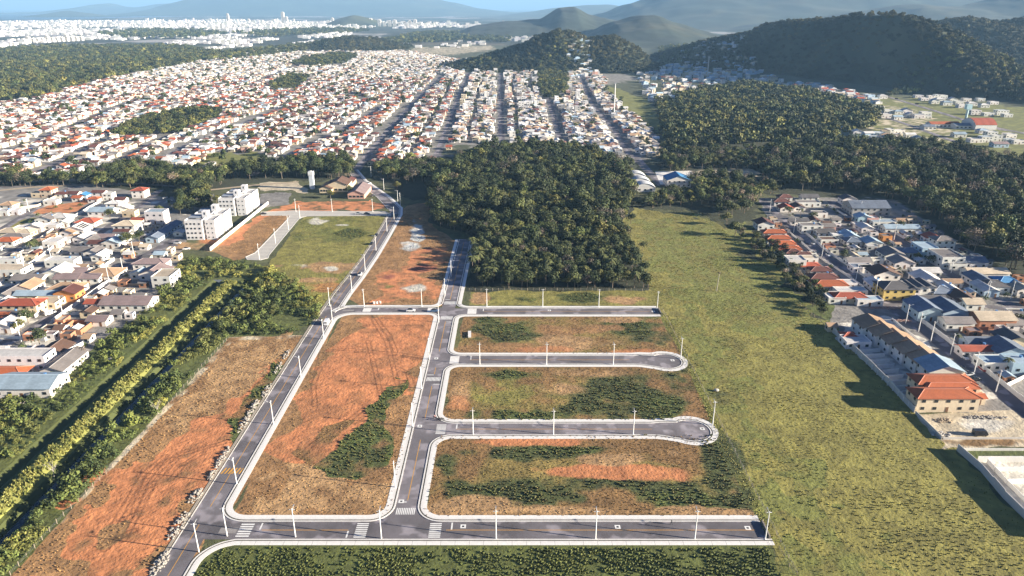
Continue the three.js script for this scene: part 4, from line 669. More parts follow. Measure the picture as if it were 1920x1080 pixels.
// 'x,y of the middle of the roof, width, depth, eaves height, shape + roof colour + wall colour'
const spec = (s) => { const [x, y, w, dp, h, t, rc, wc] = s.split(' '); const hh = +h, rise = t === 'f' ? 0.4 : 0.18 * Math.min(+w, +dp) * 0.5, [X, d] = G(+x, +y, hh + rise); return { X, d, w: +w, dp: +dp, h: hh, shape: t, rc, wc, px: +x, py: +y }; };
const leftHouses = `90 352 9 9 6 h ora c|74 360 10 7 3.2 f crm c|16 380 10 9 3 h tan w|8 393 10 9 3 f wht w|30 392 8 8 3 f wht w|97 374 10 7 3.2 f wht w|117 361 8 6 3 x mar w|138 360 9 7 3 x mar w|157 363 7 7 4 z blu b|146 368 7 6 3 x ora w|177 370 8 6 3 h ora w|186 358 10 6 3 x mar w|204 361 7 7 5.4 f wht w|214 378 10 7 3 h wht w|227 371 8 6 3 x mar w|192 391 17 10 3.4 x lbl w|233 387 10 7 3 z wht w|244 394 9 7 4 f crm c|262 353 10 9 6 h red w|293 394 13 9 8.4 f lbl w|238 416 14 11 6.2 h crm w|260 409 8 6 3.4 x red w|231 430 10 6 3 x mar w|165 411 13 10 3.4 h red w|146 424 13 11 3.8 z wht w|130 431 9 8 3 z tan w|113 403 13 9 3.2 h wht w|88 406 12 10 3 z gry w|100 419 9 8 3.2 f wht w|18 430 13 9 3.2 h crm c|48 431 10 8 3 h crm c|42 424 8 6 3 f wht w|68 422 10 7 3 z wht w|122 414 8 7 3 z wht w|27 440 16 8 3.2 h gry w|13 447 12 8 3.3 h ora w|74 450 9 8 3 h tan p|101 449 10 9 4 f wht w|121 446 9 7 3 x wht w|136 441 8 8 3 h tan w|157 440 8 13 3.6 z wht w|172 446 9 13 3 z gry w|16 484 13 6 3 f wht w|18 500 19 11 3.6 f crm w|117 484 17 8 4 f wht w|111 503 14 13 4 z wht w|56 517 16 9 3.2 x gry w|130 515 13 9 3 x mau w|146 504 12 8 3 x mau w|155 465 12 8 3 x gry w|178 468 10 9 3 z gry w|197 441 13 8 3 x mau w|229 438 11 8 3 x dgr w|184 452 10 7 3 x mar w|214 448 11 11 3.5 z lbl w|190 474 7 11 3 z wht w|196 506 17 13 3.2 h tan w|172 515 11 8 3 x mau w|284 487 18 9 4 h mau w|292 504 14 12 4 z mau w|310 511 10 13 6.2 f crm w|264 509 10 6 3 z lbl w|296 437 8 18 3 z sbl b|320 421 8 18 3 z sbl b|20 545 10 13 3 z gry w|52 531 10 12 3.2 z tan w|78 547 25 7 3.6 x lbl c|128 542 11 9 4.6 z mar o|125 533 16 11 3.8 h tan w|40 563 19 9 5.4 h red c|86 562 14 9 2.8 f crm c|4 565 9 10 3 z wht w|18 586 10 8 3 x dgr w|2 588 8 8 3 x ora w|10 602 10 9 3.4 z wht w|182 563 10 6 3.2 x red w|241 559 24 12 3.4 x mau w|186 594 9 7 2.8 x mau w|36 660 25 8 6.4 f wht w|106 648 10 9 3.2 z brn w|120 672 9 19 3.6 z gry w|14 692 15 8 3.2 h ora w|56 708 22 13 4.2 x lbl w`;
const rightHouses = `1471 366 10 8 3.2 h mar w|1464 374 12 8 3.2 h mar w|1473 386 10 8 3 z red w|1496 384 8 10 3 z brn w|1515 377 17 8 3.2 f gry w|1517 366 13 8 3 x dgr w|1536 397 10 7 3 f gry w|1433 414 11 10 4.5 z mar w|1451 432 15 7 3.4 h ora w|1459 443 15 7 3.4 h ora w|1468 453 15 7 3.4 h ora w|1478 463 15 7 3.4 h ora w|1520 420 14 8 5.2 f gry w|1497 411 13 6 3 x dgr w|1550 421 10 7 4 x gry p|1625 380 27 18 6 x sbl g|1590 369 11 9 4.5 z dgr w|1617 403 9 8 4.6 z lbl b|1633 406 8 7 4 f wht p|1656 413 17 8 3 f lbl w|1689 423 23 8 4 x lbl w|1622 422 8 10 3.4 z wht w|1592 437 9 13 3 z lbl w|1571 437 9 7 3 f wht w|1547 431 11 8 3 x dgr w|1661 440 6 6 3.4 f gry o|1598 447 10 9 3.2 h sbl w|1634 449 10 10 3.2 z lbl w|1553 446 11 7 3 f brn w|1486 469 10 8 3 h mar w|1505 474 10 6 3 h mar w|1517 481 9 6 3 f crm w|1491 483 10 9 6.4 f wht w|1517 494 12 7 3.2 h red w|1537 502 12 7 3 h mar w|1543 515 15 8 3.4 h mar w|1555 528 18 9 3.6 h ora w|1588 527 9 6 3 f wht w|1608 485 13 8 3 x gry w|1615 497 12 8 3 f sbl w|1628 499 9 7 3 f wht w|1594 541 16 6 3.2 f wht w|1591 551 17 8 3.2 h red c|1564 552 9 9 3.2 f wht w|1628 558 13 6 3.2 f lbl w|1656 506 14 11 6.2 z brn w|1644 528 8 12 3.4 z wht w|1678 531 16 12 6.2 h dgr y|1704 533 7 11 6 z dgr w|1719 531 7 11 6 z dgr w|1734 530 7 11 6 z dgr w|1737 516 12 13 3.4 z wht w|1734 504 15 8 3 x wht w|1763 539 12 11 3.5 h sbl w|1783 538 7 17 3 z wht w|1784 525 10 6 3 x tan w|1741 556 16 5 2.8 x dgr g|1702 467 12 9 3.2 h sbl w|1672 470 13 12 3.2 z gry w|1690 486 12 10 3.2 z gry w|1735 459 10 13 6.4 f lbl b|1775 474 13 16 6.8 f gry w|1768 445 12 9 6 h gry w|1748 441 10 8 4 z red w|1815 484 18 10 4 x sbl w|1790 490 10 9 3.6 f gry w|1848 505 22 9 4 x crm w|1885 521 11 9 4.2 h blu w|1835 517 10 13 3.8 z sbl w|1862 528 13 10 3.8 h dgr w|1847 535 8 13 3.5 z wht b|1908 532 9 15 3.2 z crm w|1806 553 11 13 3 z brn w|1822 562 9 8 3.4 x crm w|1860 588 17 11 5 x crm k|1734 569 13 15 5 z sbl b|1779 571 13 15 5 z sbl b|1794 597 13 8 4 x gry w|1847 635 18 7 3.2 x sbl b|1834 650 16 6 3.4 x red w|1887 646 14 12 4 z sbl b|1897 628 12 10 3.6 z dgr c|1870 672 15 8 3.8 f lbl w|1910 672 10 9 5 f lbl b|1636 602 13 11 5.4 z tan w|1660 616 13 11 5.4 z tan w|1685 631 13 11 5.4 z tan w|1711 648 13 11 5.4 z tan w|1736 665 13 11 5.4 z tan w|1680 643 7 5 4.2 f wht y|1604 634 11 8 3 f wht w|1591 625 6 5 3 h red w|1559 607 4 4 3 x tan c|1763 681 14 11 5.8 z lbl w|1767 707 22 8 6 h ora c|1782 720 20 5 5.6 h ora c|1770 733 23 8 6 h ora c|1824 740 8 4 3 x ora c|1898 600 9 8 3 x gry w|1912 584 9 8 3 f gry w`;
const estateHouses = `1653 249 9 8 6 f lbl w|1668 241 9 8 6 f wht w|1685 243 12 8 4 f wht w|1722 257 12 9 6 z lbl w|1694 261 12 8 3.4 f wht w|1798 249 14 9 4 x lbl w|1842 242 11 9 4 h lbl w|1848 255 12 9 6 f lbl w|1868 253 10 8 6 f wht w|1874 267 16 9 4 x mau b|1893 260 12 8 4 f lbl w|1908 262 12 8 4 f wht w|1650 199 11 8 4 f lbl w|1664 205 12 9 5 f wht w|1684 207 12 8 4 h lbl w|1700 205 14 9 5 z wht w|1683 217 12 8 4 x lbl w|1722 214 14 9 5 f lbl w|1738 216 10 8 3.4 f wht w|1655 178 13 9 5 h wht w|1722 178 14 9 4 f lbl w|1745 179 10 8 6 f wht w|1757 177 10 8 6 f lbl w|1752 187 12 9 5 z lbl w|1768 178 12 9 5 f wht w|1775 190 14 9 5 h lbl w|1786 184 12 9 5 z wht w|1797 189 12 9 5 f wht w|1812 184 12 9 5 f lbl w|1822 192 14 9 4 h wht w|1845 195 13 9 4 h wht w|1828 206 14 9 6 f wht w|1852 211 14 9 4 f wht w|1878 206 16 10 6.4 f lbl w|1888 213 12 9 4 f wht w|1660 213 14 10 5 f wht w|1706 213 13 9 4 z wht w|1735 209 14 9 5 f wht w|1762 184 14 9 5 h wht w|1732 183 12 9 4 f wht w|1804 195 14 9 5 f wht w|1838 184 12 9 4 f lbl w|1862 190 13 9 4 f wht w|1668 253 13 10 5 f wht w|1706 250 11 8 4 x wht w|1640 255 12 9 5 f lbl w|1828 259 14 9 4 f wht w|1858 246 12 9 6 f wht w|1893 250 12 9 5 f wht w`;
function rankRows(list, rows, words) {      // fills in each label from its row and its place in it
  for (const [test, phrase, key] of rows) { const l = list.filter((s) => !s.label && test(s)).sort(key); l.forEach((s, i) => { s.label = words(s, phrase, ordinal(i)); }); }
}
const describe = (s) => `${WALL[s.wc][0]} house, ${ROOF[s.rc][0]} ${SHAPE[s.shape]} roof`;
const L = leftHouses.split('|').map(spec), R = rightHouses.split('|').map(spec), E = estateHouses.split('|').map(spec);
rankRows(L, [[(s) => s.X > -222, 'in first row from the scrub', (a, b) => a.d - b.d], [(s) => s.X > -262, 'in second row from the scrub', (a, b) => a.d - b.d], [(s) => s.X > -300, 'in third row from the scrub', (a, b) => a.d - b.d], [(s) => s.X > -345, 'in fourth row from the scrub', (a, b) => a.d - b.d], [() => true, 'in the far left rows', (a, b) => a.d - b.d]], (s, p, n) => `${describe(s)}, ${n} nearest ${p}`);
rankRows(R, [[(s) => s.X < 187, 'in the pasture-wall row', (a, b) => a.d - b.d], [(s) => s.X < 222, 'beside the right-hand lane', (a, b) => a.d - b.d], [(s) => s.X < 248, 'in the middle right row', (a, b) => a.d - b.d], [() => true, 'in the row below the wood', (a, b) => a.d - b.d]], (s, p, n) => `${describe(s)}, ${n} nearest ${p}`);
rankRows(E, [[() => true, 'in the estate below the hill', (a, b) => a.px - b.px]], (s, p, n) => `${describe(s)}, ${n} from the left ${p}`);
seed(31);
for (const s of L) { s.tank = rnd() < 0.15; s.solar = s.px === 146 && s.py === 424; buildHouse(s, s.label, 'houses left of the drain', 1); }
for (const s of R) { s.tank = rnd() < 0.15; buildHouse(s, s.label, 'houses between the pasture and the right wood', -1); }
for (const s of E) buildHouse(s, s.label, 'houses of the new estate below the right hill', -1);

// ---- the town: streets run straight away from the camera, lots on both sides
const TOWN = P('-60,334 -60,200 70,186 190,152 330,122 480,96 640,82 760,96 880,116 900,132 1000,124 1064,128 1060,92 1084,88 1104,120 1140,150 1130,165 1172,205 1222,245 1240,290 1205,300 1180,302 1090,276 860,268 818,302 700,314 670,306 640,302 430,292 412,310 330,318 240,300 160,332');
const GAPS = ['205,260 240,232 300,212 412,203 418,220 340,252', '498,172 540,138 582,144 562,168', '1006,136 1060,124 1068,172 1050,190 1012,190', '375,314 382,287 500,283 500,298', '536,126 580,106 650,98 674,106 640,124', '640,180 660,172 700,186 676,192'].map(P);
const townRoads = townStreets.slice(12).map(([s]) => P(s).map((q) => G(...q)));
function roadNear(X, d) { for (const t of townRoads) for (let i = 1; i < t.length; i++) { const a = t[i - 1], b = t[i]; if (d < Math.min(a[1], b[1]) - 12 || d > Math.max(a[1], b[1]) + 12) continue; const L2 = (b[0] - a[0]) ** 2 + (b[1] - a[1]) ** 2, u = clamp(((X - a[0]) * (b[0] - a[0]) + (d - a[1]) * (b[1] - a[1])) / L2); if (Math.hypot(X - a[0] - u * (b[0] - a[0]), d - a[1] - u * (b[1] - a[1])) < 10) return true; } return false; }
seed(32);
const townList = [];
for (let k = -36; k <= 8; k++) for (const off of [-27, -20.4, -13.9, -7.3, 7.3, 13.9, 20.4, 27]) {
  for (let d = 560; d < 2900; d += rr(8.2, 12)) {
    const X = k * 61 + off + 7 * Math.sin(d / 260 + k * 0.7) + rr(-1.5, 1.5) + 9 * (vnoise(d / 90, k * 3.1) - 0.5) + 8, [px, py] = pix(X, d);
    if (!inside(TOWN, px, py) || GAPS.some((g) => inside(g, px, py)) || roadNear(X, d) || rnd() < 0.2) continue;
    const white = px > 850 || py < 150, big = px > 860 && px < 1130 && rnd() < 0.08 && py < 215;
    const r = rnd(), rc = white ? (r < 0.5 ? 'wht' : r < 0.66 ? 'crm' : r < 0.82 ? 'gry' : r < 0.86 ? 'lbl' : r < 0.94 ? 'tan' : 'mar') : (r < 0.28 ? 'wht' : r < 0.36 ? 'crm' : r < 0.56 ? 'mar' : r < 0.63 ? 'red' : r < 0.7 ? 'ora' : r < 0.84 ? 'gry' : r < 0.93 ? 'brn' : 'lbl');
    const sh = rnd(), shape = rc === 'wht' ? (sh < 0.5 ? 'f' : sh < 0.8 ? 'z' : 'x') : sh < 0.36 ? 'h' : sh < 0.64 ? 'x' : sh < 0.92 ? 'z' : 'f';
    townList.push({ X, d, px, py, w: Math.round(rr(6, 8.4)), dp: Math.round(rr(5.6, 10)), h: big ? pick([8, 9.5]) : pick([2.8, 3, 3, 3.2, 3.4, 3, 3.2, 5.6]), shape: big ? 'f' : shape, rc: big ? 'wht' : rc, wc: pick(['w', 'w', 'w', 'w', 'w', 'c', 'c', 'g', 'p']), turn: rr(-0.12, 0.12) });
  }
}
townList.sort((a, b) => a.d - b.d);
const front = townList.filter((s) => s.px > -10 && s.px < 1300).slice(0, 72), frontSet = new Set(front);
rankRows(front, [[(s) => s.px < 330, 'in town front behind left belt', (a, b) => a.px - b.px], [(s) => s.px < 700, 'in town front behind school belt', (a, b) => a.px - b.px], [(s) => s.px < 900, 'in town front beyond avenue bend', (a, b) => a.px - b.px], [() => true, 'in town front behind the wood', (a, b) => a.px - b.px]], (s, p, n) => `${describe(s)}, ${n} from left ${p}`);
for (const s of front) buildHouse(s, s.label, 'houses at the near front of the town', s.X > 0 ? -1 : 1);
function massHouse(m, s, y = 0) {       // walls, roof and window openings of one far house, added to a mass
  const [wg, rg] = shellCache[[s.w, s.dp, s.h, s.shape].join()] ??= houseShell(s.w, s.dp, s.h, s.shape), c = Math.cos(s.turn ?? 0), si = Math.sin(s.turn ?? 0), vw = rr(0.8, 1.08), vr = rr(0.75, 1.2);
  for (const [g, col] of [[wg, WALL[s.wc][1].map((v) => v * vw)], [rg, ROOF[s.rc][1].map((v) => v * vr)]]) { const p = g.attributes.position.array, n = g.attributes.normal.array; for (let i = 0; i < p.length; i += 3) { m.p.push(s.X + p[i] * c + p[i + 2] * si, y + p[i + 1], -s.d - p[i] * si + p[i + 2] * c); m.n.push(n[i] * c + n[i + 2] * si, n[i + 1], -n[i] * si + n[i + 2] * c); m.c.push(...col); } }
  if (s.d < 1500) { const floors = s.h > 5 ? Math.round(s.h / 3) : 1, fh = s.h / floors, side = s.X > 0 ? -1 : 1, o = m.col; m.color([0.03, 0.034, 0.04]);
    for (let f = 0; f < floors; f++) { for (const u of [-0.28, 0.27]) { const b = s.X + u * s.w, z = -s.d + s.dp / 2 + 0.06, y0 = y + f * fh + fh * 0.36; m.quad([b - 0.7, y0, z], [b + 0.7, y0, z], [b + 0.7, y0 + 1.1, z], [b - 0.7, y0 + 1.1, z]); }
      const x = s.X + side * (s.w / 2 + 0.06), y0 = y + f * fh + fh * 0.36, z = -s.d + 0.4; if (side > 0) m.quad([x, y0, z + 0.7], [x, y0, z - 0.7], [x, y0 + 1.1, z - 0.7], [x, y0 + 1.1, z + 0.7]); else m.quad([x, y0, z - 0.7], [x, y0, z + 0.7], [x, y0 + 1.1, z + 0.7], [x, y0 + 1.1, z - 0.7]); } m.color(o); }
}
const mass = (name, label, category, list, yOf = () => 0) => { const m = new MB(); m.c = []; for (const s of list) massHouse(m, s, yOf(s)); m.u = new Array(m.p.length / 3 * 2).fill(0); const o = solo(name, m.geo(), M.massed, label, category); o.userData.kind = 'stuff'; return o; };
mass('town_houses', 'thousands of small white and red-roofed houses filling the town', 'houses', townList.filter((s) => !frontSet.has(s)));
// houses up the hill foot and along its valley
seed(33);
{
  const l = []; const add = (s, step, k, pr = 1) => { for (const q of fill(s, step)) if (rnd() < pr) l.push({ ...q, w: Math.round(rr(8, 12)), dp: Math.round(rr(7, 10)), h: pick([3.2, 5.8, 6.2]), shape: pick(['f', 'z', 'x', 'h']), rc: pick(k), wc: pick(['w', 'w', 'c', 'b']), turn: rr(-0.3, 0.3) }); };
  add('1190,140 1250,130 1300,110 1330,100 1400,128 1460,150 1480,165 1400,155 1330,165 1262,172 1210,170', 17, ['wht', 'lbl', 'crm', 'gry', 'mar'], 0.4); add('1240,130 1270,112 1340,104 1370,118 1440,140 1380,150 1280,160', 20, ['wht', 'lbl', 'wht', 'lbl'], 0.25);
  add('1470,160 1540,160 1600,176 1640,180 1650,196 1600,190 1530,180', 15, ['wht', 'lbl', 'crm', 'red'], 0.7); add('1060,120 1066,84 1082,76 1092,84 1110,120 1108,140 1070,150', 15, ['wht', 'crm', 'lbl'], 0.8); add('1660,252 1700,268 1780,286 1760,292 1690,276 1640,262', 15, ['wht', 'lbl', 'tan'], 0.6); add('1560,248 1650,254 1640,264 1540,262', 16, ['wht', 'lbl'], 0.5);
  add('1200,170 1262,174 1300,180 1250,196 1220,190', 15, ['wht', 'lbl', 'sbl'], 0.5);
  mass('hillside_houses', 'scattered small pale houses along the foot of the hills', 'houses', l, (s) => groundAt(s.X, s.d) * 0.96);
}
// ---- yards: lean-to sheds, carports and paved courts between the houses
seed(35);
{
  const all = [...L, ...R], taken = all.map((s) => [s.X, s.d, s.w / 2 + 0.8, s.dp / 2 + 0.8]);
  const roads = townStreets.slice(0, 12).map(([s]) => P(s).map((q) => G(...q)));
  const free = (X, d, w, p) => !taken.some((t) => Math.abs(t[0] - X) < t[2] + w && Math.abs(t[1] - d) < t[3] + p) && !roads.some((r) => r.some((b, i) => { if (!i) return false; const a = r[i - 1], L2 = (b[0] - a[0]) ** 2 + (b[1] - a[1]) ** 2, u = clamp(((X - a[0]) * (b[0] - a[0]) + (d - a[1]) * (b[1] - a[1])) / L2); return Math.hypot(X - a[0] - u * (b[0] - a[0]), d - a[1] - u * (b[1] - a[1])) < 4.4 + w; }));
  const yard = (s, n, step, side, place) => { let k = 0; const spots2 = fill(s, step).sort((a, b) => a.d - b.d); for (const q of spots2) { if (k >= n) break; const w = Math.round(rr(3, 6.6)), p = Math.round(rr(3, 6.6)); if (!free(q.X, q.d, w / 2 + 0.2, p / 2 + 0.2)) continue; taken.push([q.X, q.d, w / 2 + 0.5, p / 2 + 0.5]);
    const rc = pick(['gry', 'wht', 'mau', 'tan', 'lbl', 'dgr', 'wht', 'crm', 'brn', 'mar']), wc = pick(['w', 'w', 'c', 'k', 'g']); buildHouse({ X: q.X, d: q.d, w, dp: p, h: pick([2.3, 2.5, 2.8]), shape: pick(['f', 'f', 'x', 'z']), rc, wc, name: 'shed', turn: 0 }, `small ${WALL[wc][0]} yard shed, ${ROOF[rc][0]} roof, ${ordinal(k)} nearest of those ${place}`, 'yard sheds ' + place, side).userData.category = 'shed'; k++; } };
  yard('-40,720 -40,400 120,372 330,360 345,440 330,500 268,540 268,590 180,640 150,660 60,735', 60, 7.5, 1, 'among the left-hand houses');
  yard('1432,408 1470,372 1560,372 1680,380 1780,450 1940,545 1940,720 1890,720 1760,640 1660,560 1560,565 1480,480', 60, 7.5, -1, 'among the right-hand houses');
  // garden trees and bushes in the yards
  const g = []; for (const q of [...fill('-40,720 -40,380 330,360 345,440 330,500 268,560 150,660 60,735', 13), ...fill('1432,408 1470,372 1560,372 1680,380 1780,450 1940,545 1940,720 1890,720 1760,640 1660,560 1560,565 1480,480', 11)]) if (free(q.X, q.d, 1.2, 1.2)) g.push({ ...q, s: rr(0.7, 1.7), c: toneOf(q.X, q.d) });
  scatter('yard_bushes', 'small green bushes and hedges in the yards between the houses', 'bushes', bushKinds[2], g);
  const t = []; for (const q of fill('-60,330 -60,200 190,152 480,96 880,116 1000,124 1104,120 1222,245 1240,290 1090,276 860,268 700,310', 23)) if (!roadNear(q.X, q.d) && rnd() < 0.8) t.push({ ...q, s: rr(0.4, 1.0), c: toneOf(q.X, q.d) });
  scatter('town_trees', 'small dark trees scattered through the yards of the town', 'trees', farKinds[0], t);
}
// ---- the far city: blocks and towers
seed(34);
{
  const m = new MB(); m.color([1, 1, 1]); let n = 0;
  const block = (X, d, w, dp, h, c) => { m.color(c); const y = 0; m.quad([X - w / 2, y, -d + dp / 2], [X + w / 2, y, -d + dp / 2], [X + w / 2, h, -d + dp / 2], [X - w / 2, h, -d + dp / 2]); for (const s of [-1, 1]) { const x = X + s * w / 2; if (s > 0) m.quad([x, y, -d + dp / 2], [x, y, -d - dp / 2], [x, h, -d - dp / 2], [x, h, -d + dp / 2]); else m.quad([x, y, -d - dp / 2], [x, y, -d + dp / 2], [x, h, -d + dp / 2], [x, h, -d - dp / 2]); } m.quad([X - w / 2, h, -d + dp / 2], [X + w / 2, h, -d + dp / 2], [X + w / 2, h, -d - dp / 2], [X - w / 2, h, -d - dp / 2]); n++; };
  const white = () => { const v = rr(0.55, 0.85); return [v, v * rr(0.93, 1), v * rr(0.86, 0.98)]; };
  const field = (s, count, wr, hr, tall = 0) => { const p = P(s), xs = p.map((q) => q[0]), ys = p.map((q) => q[1]); for (let k = 0; k < count; k++) { const x = rr(Math.min(...xs), Math.max(...xs)), y = rr(Math.min(...ys), Math.max(...ys)); if (!inside(p, x, y)) continue; const [X, d] = G(x, y); if (fbm(X / 190, d / 500, 3) < 0.43) continue; const w = rr(...wr); block(X, d, w, w * rr(0.6, 1.3), rnd() < tall ? rr(...hr) * 1.9 : rr(...hr), white()); } };
  field('-30,52 -30,41 200,41 430,38 560,40 860,44 860,50 640,54 560,60 400,58 200,54', 5200, [14, 34], [7, 20], 0.06);
  field('380,62 420,44 640,44 640,52 520,58 460,66', 1200, [14, 30], [8, 24], 0.1); field('-30,92 -30,48 240,46 560,46 700,52 640,70 430,90 330,86 200,74 60,82', 3600, [12, 30], [4, 12], 0.03); field('-30,64 100,56 170,60 100,66', 300, [14, 40], [6, 14]); field('160,64 260,56 330,60 240,66', 220, [14, 36], [6, 12]);
  field('330,100 370,88 420,80 440,86 400,96 350,104', 260, [10, 18], [4, 8]); field('560,66 640,58 660,62 600,72', 260, [10, 22], [5, 14]); field('930,72 990,60 1060,58 1050,66 980,80', 330, [10, 20], [5, 14], 0.05); field('1130,70 1280,66 1330,78 1250,88 1150,82', 420, [9, 18], [4, 10], 0.05); field('690,48 900,46 900,52 720,54', 700, [14, 30], [8, 18], 0.1); field('210,100 330,90 340,94 220,104', 60, [14, 40], [4, 8]); field('480,84 600,74 640,80 520,94', 240, [9, 20], [4, 9]); field('760,84 900,76 920,88 800,96', 90, [10, 26], [4, 9]); field('-40,100 60,92 70,98 -40,106', 60, [12, 40], [4, 9]);
  const o = solo('city_blocks', m.geo(), M.massed, 'distant white city blocks spread over the plain by the sea', 'city'); o.geometry.deleteAttribute('uv'); o.userData.kind = 'stuff';
  // towers one can tell apart
  const towerMat = mat('wall', [0.8, 0.77, 0.72]); let t0 = 0;
  const tower = (x, yb, yt, wpx, label) => { const [X, d] = G(x, yb), h = topHeight(yt, d), w = wpx * (d * COSP + EYE * TANP * COSP) / FOCAL, o2 = thing('tower_block', label, 'tower', X, d, 0.0), b = new MB().box(-w / 2, w / 2, 0, h, -w / 2, w / 2); part('wall', b.geo(), towerMat, o2); const ww = new MB(), fl = Math.max(4, Math.round(h / 9)); for (let f = 0; f < fl; f++) ww.box(-w * 0.4, w * 0.4, (f + 0.45) / fl * h, (f + 0.75) / fl * h, w / 2, w / 2 + 0.3); part('window_band', ww.geo(), M.glass, o2); part('roof_house', new MB().box(-w * 0.25, w * 0.25, h, h + 4, -w * 0.25, w * 0.25).geo(), towerMat, o2); };
  tower(429, 46, 26, 4, 'slender white tower standing alone over the city left of centre'); tower(532, 47, 23, 5, 'tallest white tower of the city, with a stepped top'); tower(538, 47, 32, 5, 'white tower adjoining the tallest city tower on its right'); tower(624, 47, 34, 5, 'white tower left of the small wooded city hill'); tower(664, 50, 36, 7, 'white tower in front of the small wooded hill'); tower(675, 50, 40, 5, 'lower tower in front of the small wooded hill'); tower(695, 49, 35, 7, 'white tower at the right foot of the small hill'); tower(384, 50, 40, 4, 'small tower at the left of the city'); tower(467, 45, 36, 4, 'thin tower between the two tall city towers');
  for (let k = 0; k < 9; k++) tower(712 + k * 9.5, 51, 37 + (k * 5) % 7, 6, `white tower block, ${ordinal(k)} from left in the rank right of the small hill`);
  for (let k = 0; k < 14; k++) tower(36 + k * 9, 82 - k * 0.45, 74 - k * 0.4 - (k % 4 === 2 ? 4 : 0), 7, `white apartment slab, ${ordinal(k)} from left in the estate on the plain`);
}
// ---------------------------------------------------------------- the two white apartment blocks
const blockWall = mat('wall', [0.83, 0.82, 0.82]), deckMat = mat('conc', [0.42, 0.42, 0.43]);
function apartment(d0, label) {
  const o = thing('apartment_block', label, 'apartments', -200.5, d0), w = new MB(), deck = new MB(), win = boxGeo(1.15, 1.05, 0.1), sw = boxGeo(0.1, 1.0, 1.0), H = 12.4, W = 9.5;
  const bar = (x0, x1, z0, z1, h) => { w.box(x0, x1, 0, h, z0, z1); const p = 0.24; for (const b of [[x0, x1, z1 - p, z1], [x0, x1, z0, z0 + p], [x0, x0 + p, z0 + p, z1 - p], [x1 - p, x1, z0 + p, z1 - p]]) w.box(b[0] + 0.001, b[1] - 0.001, h + 0.001, h + 0.7, b[2] + 0.001, b[3] - 0.001); deck.box(x0 + p + 0.01, x1 - p - 0.01, h + 0.003, h + 0.08, z0 + p + 0.01, z1 - p - 0.01); };
  bar(-W, 1.6, -13, 0, H); bar(3.2, W, -13.6, -0.8, H); bar(1.601, 3.199, -13, -3, H - 0.6);          // front pair of flats with a recess between
  bar(-W, 1.6, -29, -16.5, H); bar(3.2, W, -29, -16.2, H); bar(1.601, 3.199, -28.5, -17.5, H - 0.6);
  bar(-3.4, 4.2, -16.49, -13.61, H - 1);
  w.box(-0.6, 3.0, H + 0.1, H + 4.6, -11.4, -7.2); w.box(-0.6, 3.0, H + 0.1, H + 4.6, -27, -22.8);      // stair and tank towers
  part('wall', w.geo(), blockWall, o); part('roof', deck.geo(), deckMat, o);
  const shed = new MB().slab([-8.8, H + 0.9, -5.2], [-1.4, H + 0.9, -5.2], [-1.4, H + 1.7, -10.5], [-8.8, H + 1.7, -10.5], 0.12).slab([-8.8, H + 0.9, -20.5], [-1.4, H + 0.9, -20.5], [-1.4, H + 1.7, -26], [-8.8, H + 1.7, -26], 0.12);
  part('roof_panel', shed.geo(), mat('roof', [0.3, 0.34, 0.4]), o);
  for (let f = 0; f < 4; f++) { const y = 1.0 + f * 3.05;
    for (const x of [-8.1, -5.6, -3.2, -0.2]) part('window', win, M.glass, o).position.set(x, y, 0.04);
    for (const x of [4.6, 7.4]) part('window', boxGeo(0.7, 0.8, 0.1), M.glass, o).position.set(x, y + 0.1, -0.76);
    part('window', boxGeo(1.2, 1.5, 0.1), M.glass, o).position.set(2.4, y - 0.2, -2.96);
    for (const z of [-3.4, -6.6, -10.6, -18.8, -22.6, -26.4]) part('window', boxGeo(0.1, 0.85, 0.8), M.glass, o).position.set(W + 0.04, y + 0.1, z);
  }
  for (const z of [-7.16, -22.76]) part('window', boxGeo(0.7, 1.5, 0.1), M.glass, o).position.set(1.2, H + 2.4, z);
  return o;
}
apartment(445, 'front white four-storey apartment block with water tower on its roof'); apartment(502, 'rear white four-storey apartment block, nearer to the school');
solo('boundary_wall', new MB().box(-186.2, -186, 0, 2.3, -536, -422).geo(), mat('wall', [0.75, 0.72, 0.68]), 'long white boundary wall between the apartment blocks and the clay lot', 'wall');
// ---------------------------------------------------------------- school by the bend of the avenue
{
  const hall = (x, y, w, dp, h, rc, wc, label) => { const [X, d] = G(x, y), [wg, rg] = houseShell(w, dp, h, 'z', 0.42), o = thing('school_hall', label, 'school', X, d + dp / 2); part('wall', wg, mat('wall', WALL[wc][1]), o); part('roof', rg, mat('roof', ROOF[rc][1]), o); for (let f = 0; f < (h > 6 ? 2 : 1); f++) for (let i = 0; i < 4; i++) part('window', boxGeo(w / 6, 1.5, 0.1), M.glass, o).position.set((i - 1.5) * w / 4.4, 1.2 + f * 3.2, dp / 2 + 0.04); return o; };
  hall(634, 360, 16, 18, 6, 'brn', 'c', 'gabled brown-roofed school hall with banded windows beside the water tower'); hall(611, 362, 10, 22, 3.6, 'brn', 'c', 'long low brown-roofed school wing between the tower and the hall'); hall(668, 373, 13, 30, 4, 'mau', 'p', 'mauve-roofed brick school wing beside the avenue');
  hall(652, 351, 8, 16, 4, 'mar', 'c', 'narrow maroon-roofed school wing behind the brown halls');
  const [X, d] = G(586, 354), o = thing('water_tower', 'white and pale blue square water tower beside the school', 'water tower', X, d); part('shaft', new MB().box(-1.7, 1.7, 0, 11.5, -1.7, 1.7).geo(), mat('wall', [0.7, 0.76, 0.82]), o); part('tank', new MB().box(-2, 2, 11.502, 14.6, -2, 2).geo(), mat('wall', [0.8, 0.82, 0.84]), o); part('hatch', new MB().box(-0.5, 0.5, 14.602, 15.3, -0.5, 0.5).geo(), M.concrete, o);
}
